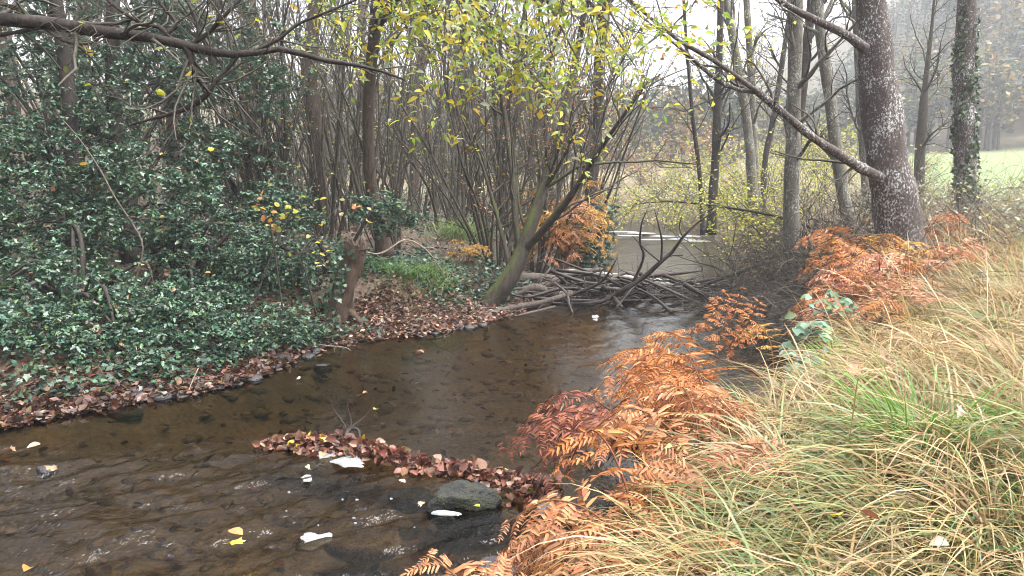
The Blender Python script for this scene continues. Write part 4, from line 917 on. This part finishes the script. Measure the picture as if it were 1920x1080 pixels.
# pale scrub right of the alder
for i, (sx, d, n, lab) in enumerate([(1770, 12.0, 420, 'pale tangled bramble scrub between the alder and the ivy-clad trunk'), (1880, 11.0, 420, 'pale tangled scrub in front of the ivy-clad trunk'), (1900, 15., 380, 'pale scrub with scattered leaves behind the ivy-clad trunk'), (1660, 16., 300, 'straw-coloured scrub behind the big alder'), (1560, 17., 320, 'tangled scrub under the slim trunks'), (1745, 17., 300, 'grey scrub at the foot of the forked tree')]):
    x = px(sx, 400, d)[0]; t, base, p = brush('scrub', lab, x, d, n, 280 + i, 'straw_twig' if i % 2 == 0 else 'twig', .9, .8, (.6, 1.6), 1.1, .5, (.002, .006), 'scrub')
    rng = RNG(290 + i); s, _, _, _ = sprout(p, np.ones(p.shape[:2]), 420, rng, .3, 1.); g = G(); rleaves(g, T_HEX, s, rng, (.04, .075), [(.38, .42, .34), (.45, .44, .36), (.30, .36, .22), (.42, .36, .2), (.42, .40, .1)], .8); part('foliage', g, M['leaf'], t, base, 'stuff')

# low growth along the far right bank
rng = RNG(297); g = G(); n = 9000; y = rng.uniform(13, 42, n); x = xr(y) + .05 + 12 * rng.random(n) ** 1.8
hgt = .2 + .7 * sstep(-.3, .6, fbm(xyz(x, y) + 5, .5, 3)); p = np.stack([x, y, zt(x, y) + hgt * rng.random(n) ** .7], -1)
rleaves(g, T_HEX, p, rng, (.06, .13), [(.30, .32, .08), (.2, .22, .08), (.33, .25, .12), (.26, .15, .07), (.38, .36, .2), (.14, .15, .07)], .7, .3)
n = 1500; y = rng.uniform(13, 40, n); x = xr(y) - .1 + 10 * rng.random(n) ** 1.6; q = np.stack([x, y, np.maximum(zt(x, y), 0)], -1)
pp = grow(q, rng.normal(0, 1, (n, 3)) * [1, 1, .3] + [0, 0, 1.1], rng.uniform(.4, 1.5, n), 6, rng, .2, 0, .2); v, f = tubes(pp, taper(rng.uniform(.004, .009, n), 6), 3); g.add(v, f, (.14, .115, .085))
tag(link('bank_undergrowth', g.mesh('bank_undergrowth', M['leaf'])), 'low yellowing undergrowth along the far right bank', 'undergrowth', kind='stuff')
# yellow-green bushes by the far water and in the gaps
def bush(name, label, x, y, seed, h, w_, n_st, leafn, pal, size=(.05, .08), group=None, mat='stem', z=None):
    rng = RNG(seed); z = land(x, y) if z is None else z; base = np.array([x, y, z]); t = thing(name, label, 'bush', tuple(base), group)
    a = rng.uniform(0, 6.28, n_st); d = np.stack([np.cos(a) * w_, np.sin(a) * w_, np.full(n_st, h)], -1)
    p = grow(base + rng.normal(0, .12, (n_st, 3)) * [1, 1, 0], d, rng.uniform(.6, 1.1, n_st) * math.hypot(h, w_), 9, rng, .12, -.02); rad = taper(rng.uniform(.008, .018, n_st), 9)
    v, f = tubes(p, rad, 5); part('stems', G().add(v, f), M[mat], t, base, 'stuff')
    n2 = n_st * 9; s, d, _, _ = sprout(p, rad, n2, rng, .2, 1., (.4, 1.2)); p2 = grow(s, d, rng.uniform(.25, .8, n2), 5, rng, .2, .02); v, f = tubes(p2, taper(np.full(n2, .004), 5), 3)
    part('twigs', G().add(v, f), M['twig'], t, base, 'stuff')
    s, _, _, _ = sprout(p2, np.ones(p2.shape[:2]), leafn, rng, .1, 1.); g = G(); rleaves(g, T_HEX, s + rng.normal(0, .03, s.shape), rng, size, pal, .8); part('foliage', g, M['leaf'], t, base, 'stuff')
YG = [(.36, .38, .04), (.44, .42, .05), (.30, .36, .06), (.50, .46, .10), (.34, .34, .12)]
for i, (sx, d, h, w_, n, pal, lab) in enumerate([
  (1400, 15.2, 1.6, 1.3, 520, YG, 'yellow-green hazel bush hanging over the far right bank'), (1410, 18.5, 1.4, 1.2, 520, YG, 'yellow-green bush beyond the log jam at the stream edge'), (1440, 18, 2.2, 1.4, 600, YG, 'leafy yellow bush around the feet of the bowed trunks'),
  (1540, 20, 2.6, 1.5, 560, YG, 'yellow-green bush behind the leaning olive-grey trunk'), (1250, 27.5, 2.2, 2., 700, YG + PALE, 'pale yellow bush on the bank at the head of the stream'), (1170, 28.5, 2.6, 1.8, 700, YG + PALE, 'yellowing bush left of the stream head'),
  (1330, 30, 2.0, 1.8, 700, PALE + YG, 'tall faded bush where the stream bends'), (1480, 28, 2.8, 2., 800, YG + PALE, 'tall faded yellow bush behind the slim trunks'), (1610, 26, 3.2, 2., 600, PALE, 'faded straw-green bush behind the pale half-hidden trunk'),
  (1230, 36, 3.4, 2.4, 1000, RUST + PALE, 'tall rusty faded thicket beyond the stream head'), (1110, 36, 5.5, 2.6, 1000, PALE + RUST, 'tall bare-topped faded thicket left of the stream head'), (1400, 40, 3.2, 2.4, 1000, PALE + YG, 'broad faded yellow thicket in the gap of the trees'), (1320, 48, 3.5, 3., 1000, PALE + RUST, 'far misty thicket closing the stream gap'),
  (1520, 46, 3.2, 2.6, 1000, PALE + YG, 'far misty yellow thicket by the meadow edge'), (1130, 25.5, 2.0, 1.2, 600, YG + RUST[:1], 'yellow-green bush leaning over the head of the riffle'), (1385, 24.5, 2.2, 1.5, 900, YG, 'lime-leaved bush between the slim dark trunk and the bowed one'),
  (1290, 33, 2.4, 2., 900, YG + PALE, 'pale lime thicket over the bend'), (1450, 33, 3., 2., 1000, YG + PALE, 'lime thicket behind the slim trunks'), (1200, 46, 4.2, 3., 1000, PALE + RUST, 'tall misty brown thicket beyond the bend'), (1580, 35, 2.8, 2., 900, PALE + YG, 'faded thicket left of the forked tree'), (1050, 46, 7.5, 3.5, 1300, PALE + RUST, 'tall misty thicket at the wood edge'), (1690, 30, 2.2, 1.8, 600, PALE, 'low straw-coloured bush by the meadow')]):
    bush('hazel_bush' if i < 9 else 'thicket', lab, px(sx, 400, d)[0], d, 600 + i, h, w_, 14 if d < 29 else 30, n, pal, (.05, .085) if d < 29 else (.09, .16))
# low limb over the water with lime leaves
limb = pxs([(1530, 430, 12.6), (1480, 412, 12.8), (1420, 398, 13.2), (1340, 386, 13.6), (1260, 378, 14.), (1190, 382, 14.3)])
rng = RNG(640); t = thing('low_limb', 'dark low limb with lime leaves reaching from the brush over the water', 'branch', tuple(limb[0]))
Q = resample(limb, 20); R = np.linspace(.035, .008, 20); v, f = tubes(Q, R, 7, .12, 2, 8); part('branch', G().add(v, f), M['dark'], t, limb[0])
s, d, r, _ = sprout(Q[None], R[None], 70, rng, .1, 1., (.5, 1.2)); p2 = grow(s, d, rng.uniform(.3, 1.0, 70), 6, rng, .2, 0, .08); v, f = tubes(p2, taper(np.full(70, .006), 6), 4); part('twigs', G().add(v, f), M['twig'], t, limb[0], 'stuff')
s, _, _, _ = sprout(p2, np.ones(p2.shape[:2]), 620, rng, .1, 1.); g = G(); rleaves(g, T_HEX, s + rng.normal(0, .04, s.shape), rng, (.05, .085), YG, .6); part('foliage', g, M['leaf'], t, limb[0], 'stuff')
# ivy-covered stump at the bend
rng = RNG(650); q = foot(1108, 470, 16.6); t = thing('ivy_stump', 'dark ivy-covered stump at the left of the far water', 'stump', tuple(q))
P = resample([q, q + [.03, 0, .6], q + [.08, 0, 1.25]], 12); v, f = tubes(P, np.linspace(.24, .18, 12), 12, .15, 1, 4, cap=True); part('trunk', G().add(v, f), M['dark'], t, q)
n = 2000; a = rng.uniform(0, 6.28, n); k = rng.integers(0, 12, n); out = np.stack([np.cos(a), np.sin(a), 0 * a], -1); g = G()
scatter(g, T_IVY, P[k] + out * rng.uniform(.2, .5, n)[:, None] + [0, 0, .1], frames(rng.normal(0, 1, (n, 3)) - [0, 0, .6], out + rng.normal(0, .5, (n, 3))), rng.uniform(.05, .09, n), pick(rng, n, IVYC)); part('ivy', g, M['ivy'], t, q, 'stuff')

# ------------------------------------------------------------------ log jam
def logpx(name, label, pts, rads, mat, seed, tw=0, group=None): return stick(name, label, 'log' if 'log' in name else 'branch', pxs(pts), rads, mat, group, tw, seed, 10 if 'log' in name else 7, 22)
logpx('fallen_log', 'white-barked log lying across the stream in the jam', [(1060, 512, 13.6), (1120, 518, 13.6), (1190, 527, 13.5), (1260, 533, 13.5), (1335, 541, 13.4)], [.08, .10, .10, .09, .07], 'birch', 701)
logpx('fallen_log', 'dark log lying behind the mossy tree on the left bank', [(800, 508, 12.6), (870, 512, 12.7), (940, 520, 12.8), (1010, 522, 13.0), (1090, 530, 13.2)], [.08, .10, .10, .09, .07], 'log', 702, 6)
logpx('fallen_log', 'dark half-sunk log just below the white-barked one', [(1210, 545, 13.2), (1280, 549, 13.1), (1350, 552, 13.0), (1420, 560, 12.8)], [.07, .09, .09, .06], 'wet', 703, 4)
logpx('fallen_log', 'brown log slanting up the jam to the orange fern', [(985, 548, 12.4), (1030, 532, 12.7), (1075, 512, 13.1), (1130, 505, 13.5)], [.05, .065, .06, .035], 'log', 704, 6)
logpx('fallen_log', 'twisted brown log at the foot of the mossy tree', [(940, 565, 11.8), (1000, 540, 12.0), (1045, 552, 12.1), (1100, 545, 12.3)], [.06, .07, .065, .04], 'log', 705, 5)
logpx('fallen_branch', 'long pale branch running from the jam down to the beach', [(822, 636, 9.3), (880, 610, 9.9), (940, 582, 10.6), (1010, 568, 11.2), (1080, 548, 11.9)], [.022, .032, .04, .042, .035], 'log', 706, 12)
logpx('fallen_branch', 'second pale branch lying beside the long one', [(850, 632, 9.5), (905, 612, 10.0), (975, 592, 10.5), (1040, 575, 11.1)], [.012, .02, .025, .022], 'log', 707, 10)
logpx('fallen_branch', 'grey branch propped against the pale ones at the water', [(1080, 600, 10.6), (1068, 572, 10.8), (1062, 550, 11.0), (1040, 530, 11.4)], [.012, .018, .02, .014], 'log', 708, 5)
o = thing('dead_limb', 'black dead limb with bare forks rising out of the log jam', 'branch', tuple(px(1060, 572, 11.6)))
ob = px(1060, 572, 11.6)
for k, (pts, rr) in enumerate([
 ([(1010, 566, 11.8), (1070, 573, 11.6), (1122, 567, 11.5), (1150, 555, 11.5), (1175, 540, 11.4), (1210, 517, 11.4), (1240, 490, 11.3), (1262, 470, 11.3), (1280, 445, 11.2), (1305, 420, 11.2), (1345, 392, 11.1)], [.05, .055, .055, .055, .052, .05, .042, .035, .028, .02, .008]),
 ([(1185, 532, 11.4), (1200, 502, 11.35), (1207, 477, 11.3), (1200, 455, 11.3), (1203, 420, 11.2), (1214, 392, 11.2)], [.03, .028, .025, .022, .016, .006]), ([(1240, 489, 11.3), (1241, 452, 11.2), (1235, 422, 11.2), (1227, 392, 11.2)], [.025, .02, .014, .006]),
 ([(1236, 490, 11.3), (1210, 468, 11.2), (1185, 442, 11.1)], [.018, .014, .006]), ([(1280, 445, 11.2), (1274, 425, 11.2), (1280, 400, 11.1)], [.014, .01, .004]),
 ([(1150, 555, 11.5), (1160, 571, 11.3), (1178, 586, 11.1), (1210, 593, 11.), (1236, 598, 10.9), (1270, 597, 10.9), (1298, 590, 10.9), (1325, 573, 11.), (1350, 560, 11.1)], [.04, .045, .048, .046, .042, .036, .03, .02, .008]),
 ([(1245, 600, 10.9), (1268, 612, 10.6), (1290, 626, 10.4)], [.03, .026, .016]), ([(1010, 570, 11.9), (1050, 562, 11.8), (1085, 548, 11.8), (1122, 532, 11.7), (1140, 514, 11.6), (1158, 482, 11.5)], [.03, .035, .034, .03, .022, .008]),
 ([(1122, 532, 11.7), (1126, 512, 11.7), (1140, 495, 11.7)], [.022, .016, .006]), ([(1095, 520, 12.), (1098, 545, 11.9), (1105, 566, 11.8)], [.014, .016, .012])]):
    Q = resample(pxs(pts), 24); R = .78 * np.interp(np.linspace(0, 1, 24), np.linspace(0, 1, len(rr)), rr); v, f = tubes(Q, R, 8, .14, k, 9, cap=True); part('branch', G().add(v, f), M['wet'], o, ob)
rng = RNG(720)
for k in range(85):                                                     # sticks wedged in the jam
    c = px(rng.uniform(950, 1330), 540, 1.); yy = rng.uniform(11.6, 13.6); s = np.array([c[0] * yy, yy, rng.uniform(-.02, .22)]); s[0] = min(max(s[0], xl(yy) - .5), 3.6)
    a = rng.normal(0, .55) + (math.pi if rng.random() < .5 else 0); L_ = rng.uniform(.3, 1.3); dd = np.array([math.cos(a), math.sin(a) * .7, rng.normal(.03, .22)]) * L_
    stick('driftwood_stick', 'thin grey stick wedged in the log jam', 'stick', [s - dd / 2, s + rng.normal(0, .03, 3), s + dd / 2 + rng.normal(0, .05, 3)], [rng.uniform(.006, .02), .012, .004], ('log', 'wet', 'twig')[k % 3], 'sticks wedged in the log jam', 3 if k % 3 == 0 else 0, 730 + k, 5, 8)

rng = RNG(721)
for k in range(46):                                                     # larger dead branches piled right across the stream
    yy = rng.uniform(11.3, 13.3); x0 = rng.uniform(xl(yy) - .2, 3.7); a = rng.normal(.1, .45) + (math.pi if rng.random() < .5 else 0); L_ = rng.uniform(.8, 2.2)
    s = np.array([x0, yy, rng.uniform(-.02, .20)]); dd = np.array([math.cos(a), math.sin(a) * .8, rng.normal(.05, .2)]) * L_; r_ = rng.uniform(.014, .045)
    stick('driftwood_branch', 'dark crooked branch piled in the log jam', 'branch', [s - dd / 2, s - dd * .2 + rng.normal(0, .08, 3), s + dd * .2 + rng.normal(0, .08, 3), s + dd / 2 + rng.normal(0, .1, 3)], [r_, r_, r_ * .8, r_ * .35], ('wet', 'dark', 'wet', 'log')[k % 4], 'branches piled in the log jam', 7, 1200 + k, 6, 12)

# ------------------------------------------------------------------ the leaf raft, stones, foam, floating leaves
rng = RNG(800)
Q = resample(RAFT, 60); t = thing('leaf_raft', 'ridge of wet brown leaves dammed across the stream above the mossy rock', 'leaves', tuple(Q[30]))
u = np.clip(rng.random(1500) ** .85, 0, .999); k = (u * 59).astype(int); hgt = np.interp(u, [0, .1, .35, .55, .7, .85, 1], [.02, .05, .11, .07, .05, .06, .10]); wd = np.interp(u, [0, .1, .35, .6, .85, 1], [.012, .03, .055, .045, .045, .11])
off = rng.normal(0, 1, 1500); nr = np.stack([-np.gradient(Q[:, 1]), np.gradient(Q[:, 0]), 0 * Q[:, 0]], -1); nr = nrm(nr)
pos = Q[k] + nr[k] * (off * wd)[:, None]; pos[:, 2] = .015 + hgt * np.exp(-off ** 2 * .7) * rng.uniform(.2, 1.15, 1500)
RAFTC = [(.15, .055, .035), (.10, .04, .032), (.22, .09, .055), (.28, .14, .09), (.17, .065, .04), (.08, .035, .03), (.33, .2, .14)]
order = np.argsort(-pos[:, 2] + rng.normal(0, .03, 1500)); rest = G()
VAR = []
for ci, c in enumerate(RAFTC + [(.55, .36, .03), (.60, .48, .06)]):
    for j in range(3):
        gg = G(); scatter(gg, T_BIG[(ci + j) % 4] if j < 2 else OAK[ci % 5], np.zeros((1, 3)), np.eye(3)[None], [1.], np.array([c])); VAR.append(gg.mesh('leaf', M['dead']))
for j, i in enumerate(order):
    xd = rng.normal(0, 1, 3) * [1, 1, .45]; nd = np.array([-.3, -.7, .35]) + rng.normal(0, .75, 3); Rm = frames(xd[None], nd[None])[0]; sz = rng.uniform(.03, .085)
    if j < 290:
        yl = rng.random() < (.5 if .08 < u[i] < .22 else .05)
        o = link('leaf', VAR[rng.integers(21, 27) if yl else rng.integers(0, 21)], t); mt = Matrix.Identity(4)
        for r_ in range(3):
            for c_ in range(3): mt[r_][c_] = Rm[r_, c_] * sz
        mt.translation = Vector(pos[i] - Q[30]); o.matrix_basis = mt
    else: scatter(rest, T_BIG[i % 4], pos[i][None], Rm[None], [sz], pick(rng, 1, RAFTC))
part('packed_leaves', rest, M['dead'], t, Q[30], 'stuff')
stick('driftwood_stick', 'dark twisted root end sticking up from the leaf raft', 'stick', [hit0(640, 850), hit0(648, 838) + [0, 0, .06], hit0(655, 830) + [0, 0, .10], hit0(672, 826) + [0, 0, .08], hit0(676, 835) + [0, 0, .02]], [.02, .022, .018, .014, .01], 'wet', None, 5, 801)

import bmesh
def rock(name, label, pos, size, mat, seed, group=None, cat='stone', sub=3):
    bm = bmesh.new(); bmesh.ops.create_icosphere(bm, subdivisions=sub, radius=1.0)
    co = np.array([v.co[:] for v in bm.verts]); rg = RNG(seed)
    co = co * (1 + .30 * fbm(co + seed * 5.7, 1.1, 4))[:, None]; co[:, 2] = np.where(co[:, 2] > .5, .5 + (co[:, 2] - .5) * .35, co[:, 2]) + .06 * fbm(co + seed, 3.5, 3) ; co *= np.asarray(size)
    a = rg.uniform(0, 6.28); co[:, :2] = co[:, :2] @ np.array([[math.cos(a), -math.sin(a)], [math.sin(a), math.cos(a)]]) if group else co[:, :2]
    fs = np.array([[v.index for v in f.verts] for f in bm.faces]); bm.free()
    return tag(link(name, G().add(co, fs).mesh(name, M[mat]), loc=tuple(pos)), label, cat, group)
rock('mossy_rock', 'dark moss-streaked rock breaking the water below the leaf raft', hit0(862, 940) + [0, 0, -.02], (.20, .13, .18), 'moss_stone', 811, sub=5)
rock('flat_rock', 'low dark rock shelf trailing left of the mossy rock', hit0(775, 925) + [0, 0, -.04], (.15, .09, .08), 'moss_stone', 812, sub=4)
rock('sunken_rock', 'brown boulder just under the surface below the mossy rock', hit0(690, 990) + [0, 0, -.11], (.22, .11, .11), 'bed_stone', 813, sub=4)
rock('water_stone', 'small brown stone breaking the water in the left riffle', hit0(88, 880) + [0, 0, -.01], (.065, .05, .05), 'stone', 814)
rock('water_stone', 'dark stone lying in the water off the leafy point', hit0(603, 688) + [0, 0, -.01], (.10, .07, .06), 'stone', 815)
rock('water_stone', 'grey wet stone at the near water edge beneath the ferns', hit0(940, 1062) + [0, 0, -.01], (.12, .08, .06), 'stone', 816)
rock('water_stone', 'flat grey slab at the edge of the left leaf strand', hit0(238, 770) + [0, 0, -.02], (.16, .09, .05), 'stone', 817)
rng = RNG(820)
for k in range(60):
    y = rng.uniform(5.4, 8.6) if k < 44 else rng.uniform(9.2, 10.2); d = rng.exponential(.16) - .12; x = xl(y) - d; s = rng.uniform(.02, .05) + .05 * rng.random() ** 4
    rock('bank_stone', 'dark wet stone among the leaves at the left water edge', (x, y, max(land(x, y), 0) + s * .15), (s * 1.3, s, s * .8), 'stone', 830 + k, 'wet stones along the left water edge', 'stone', 2)
# cobbles and leaves on the stream bed seen through the water
g = G(); n = 900; y = 2.2 + 9 * rng.random(n) ** 1.4; uu = rng.uniform(.03, .97, n); x = xl(y) * (1 - uu) + xr(y) * uu; bm = bmesh.new(); bmesh.ops.create_icosphere(bm, subdivisions=1, radius=1.); co = np.array([v.co[:] for v in bm.verts]); fs = np.array([[v.index for v in f.verts] for f in bm.faces]); bm.free()
sz = rng.uniform(.02, .10, n); a = rng.uniform(0, 6.28, n); Rm = frames(np.stack([np.cos(a), np.sin(a), 0 * a], -1), np.tile([0, 0, 1.], (n, 1))); p = np.stack([x, y, zt(x, y)], -1)
scatter(g, (co * [1.3, .9, .5], fs), p, Rm, sz, pick(rng, n, [(1, 1, 1)]))
tag(link('bed_cobbles', g.mesh('bed_cobbles', M['bed_stone'])), 'brown cobbles on the stream bed seen through the water', 'stones', kind='stuff')
g = G(); n = 1500; y = 2.2 + 9 * rng.random(n) ** 1.3; uu = rng.uniform(.02, .98, n); x = xl(y) * (1 - uu) + xr(y) * uu; p = np.stack([x, y, zt(x, y) + .03], -1); rleaves(g, T_CUP, p, rng, (.05, .1), LIT, .3)
tag(link('sunken_leaves', g.mesh('sunken_leaves', M['dead'])), 'sunken brown leaves on the stream bed', 'leaves', kind='stuff')

def foam(label, cx, cy, pts, seed, group=None, h=.004):
    """flat foam raft with a domed rim: outline in photo pixels about its centre"""
    rng = RNG(seed); c = hit0(cx, cy); O = np.array([hit0(cx + a, cy + b) for a, b in pts]); O = resample(np.concatenate([O, O[:1]]), 40)[:-1] - c
    O[:, :2] *= (1 + .22 * fbm(np.stack([np.cos(np.arange(39) / 39 * 6.28), np.sin(np.arange(39) / 39 * 6.28), np.full(39, seed * 1.)], -1), 2.2, 3))[:, None]; wz = .018 + (.10 if cy < 470 else 0)
    v = [[0, 0, wz + h]]; f = []
    for s, z in ((.55, wz + h), (.9, wz + h * .8), (1., wz - .004)):
        v += [[x * s, y * s, z] for x, y, _ in O]
    for i in range(39):
        j = (i + 1) % 39; f.append((0, 1 + i, 1 + j, 1 + j))
        for r_ in (0, 39): f.append((1 + r_ + i, 1 + r_ + 39 + i, 1 + r_ + 39 + j, 1 + r_ + j))
    fa = np.array(f); tri = fa[fa[:, 2] == fa[:, 3]][:, :3]; qd = fa[fa[:, 2] != fa[:, 3]]
    return tag(link('foam_patch', G().add(v, [tri, qd]).mesh('foam_patch', M['foam']), loc=tuple(c)), label, 'foam', group)
foam('wide white foam patch against the leaf raft', 640, 866, [(-42, -8), (-12, -14), (20, -12), (44, 4), (40, 14), (12, 14), (-10, 6), (-36, 2)], 901)
foam('ragged white foam patch floating alone near the oak leaf', 594, 1018, [(-30, 14), (-22, 4), (-30, -6), (-12, -15), (6, -10), (30, -13), (26, 0), (10, 10), (-8, 16)], 902)
foam('white foam patch under the dark red fern', 1030, 957, [(-22, -10), (0, -14), (26, -4), (24, 8), (-4, 12), (-20, 8)], 903)
foam('small oval foam patch below the wide one', 575, 901, [(-10, 0), (0, -6), (10, -2), (8, 4), (-4, 6)], 904)
foam('foam streak at the foot of the mossy rock', 840, 966, [(-28, -4), (-4, -3), (28, 2), (22, 6), (-6, 5), (-26, 2)], 905)
foam('small white foam blob below the log jam', 1116, 598, [(-6, -4), (4, -5), (7, 2), (2, 6), (-5, 4)], 906)
rng = RNG(910)
for k in range(10): foam('tiny white foam fleck drifting on the dark riffle', 480 + rng.uniform(40, 320), rng.uniform(895, 1030), [(-1.5 - rng.random() * 3, 0), (0, -1.2), (1.5 + rng.random() * 3, 0), (0, 1.2)], 911 + k, 'foam flecks on the riffle', .003)
for k, (x, y) in enumerate([(1165, 441), (1200, 444), (1240, 450), (1275, 456), (1305, 460), (1180, 449), (1225, 457), (1290, 450)]): foam('white broken water where the far riffle runs in', x, y, [(-26, 0), (-10, -1.1), (8, -.7), (26, .2), (10, .9), (-12, .8)], 940 + k, 'broken water at the far riffle', .015)
for i, (x, y, s, c, lab) in enumerate([(420, 1020, .10, (.55, .38, .05), 'curled yellow oak leaf floating alone in the riffle'), (455, 1003, .09, (.45, .22, .08), 'brown-orange leaf floating against the yellow oak leaf'), (577, 880, .06, (.42, .45, .22), 'pale green leaf floating below the leaf raft'), (45, 1072, .07, (.42, .22, .06), 'orange-brown leaf floating in the near left riffle'),
    (25, 842, .10, (.30, .17, .10), 'brown leaf stranded in the left riffle'), (50, 840, .09, (.45, .36, .24), 'pale leaf stranded beside the brown one in the riffle'), (706, 768, .06, (.5, .46, .12), 'yellow leaf floating in the calm pool'), (795, 662, .09, (.40, .17, .09), 'russet leaf floating off the leafy beach'), (945, 880, .065, (.66, .56, .05), 'bright yellow leaf on the end of the leaf raft'),
    (888, 948, .05, (.6, .58, .05), 'small yellow leaf stuck on the mossy rock'), (88, 874, .085, (.36, .24, .14), 'dull leaf lying on the small riffle stone'), (680, 738, .06, (.36, .2, .1), 'brown leaf floating in the calm pool'), (560, 707, .07, (.55, .5, .42), 'pale leaf floating beyond the leafy point'), (760, 905, .05, (.5, .42, .35), 'pale flake of leaf beside the flat rock'), (795, 940, .05, (.5, .3, .2), 'pinkish leaf scrap on the flat rock')]):
    zz = .045 if i not in (9, 10, 14) else (.11 if i == 9 else .07)
    leafthing('floating_leaf', lab, hit0(x, y, zz), s, c, 960 + i, OAK[i % 5] if i % 2 == 0 else T_BIG[i % 4], .18)

# ------------------------------------------------------------------ far woods on the hills, then the air
rng = RNG(990); g = G(); gt = G(); n = 740
fy = rng.uniform(64, 140, n); fx = fy * rng.uniform(-.25, .74, n); cnt = 0
for k in range(n):
    x, y = fx[k], fy[k]
    if x > .30 * y and y < 74: continue
    z = land(x, y); h = rng.uniform(5, 8) if x < .5 * y else rng.uniform(7, 11); w_ = h * rng.uniform(.22, .36); m_ = 130
    gt.add(*tubes(np.array([[x, y, z - .3], [x + rng.normal(0, .2), y, z + h * .5], [x + rng.normal(0, .4), y, z + h * .95]]), np.array([.16, .12, .03]), 5), (.3, .27, .24))
    c = np.array([x, y, z + h * .62]); pal = [[(.06, .085, .045)], [(.20, .15, .05)], [(.11, .10, .07)], [(.05, .075, .045)], [(.09, .10, .07)]][rng.integers(0, 5)]
    uu = nrm(rng.normal(0, 1, (m_, 3))) * rng.uniform(.3, 1, (m_, 1)) ** .5 * [w_, w_, h * .42]
    rleaves(g, T_RHOMB, c + uu, rng, (.38, .8), pal, 1.0, .3)
o = link('hillside_wood', g.mesh('hillside_wood', M['leaf'])); tag(o, 'misty autumn wood covering the far hillside', 'wood', kind='stuff')
part('trunks', gt, M['stem'], o, kind='stuff')
hz = bpy.data.meshes.new('haze')
x0, x1, y0, y1, z0, z1 = gx[0] - 2, gx[-1] + 2, gy[0] - 2, gy[-1] + 2, -3.0, float(Z.max()) + 16
hz.from_pydata([(x, y, z) for z in (z0, z1) for y in (y0, y1) for x in (x0, x1)], [], [(0, 2, 3, 1), (4, 5, 7, 6), (0, 1, 5, 4), (2, 6, 7, 3), (0, 4, 6, 2), (1, 3, 7, 5)])
m, n, l = newmat('haze'); pv = N_(n, 'VolumePrincipled', Density=.0018); pv.inputs['Color'].default_value = (.93, .95, 1, 1); pv.inputs['Anisotropy'].default_value = .2
l.new(pv.outputs[0], N_(n, 'OutputMaterial').inputs['Volume']); hz.materials.append(m)
tag(link('haze', hz), kind='stuff')
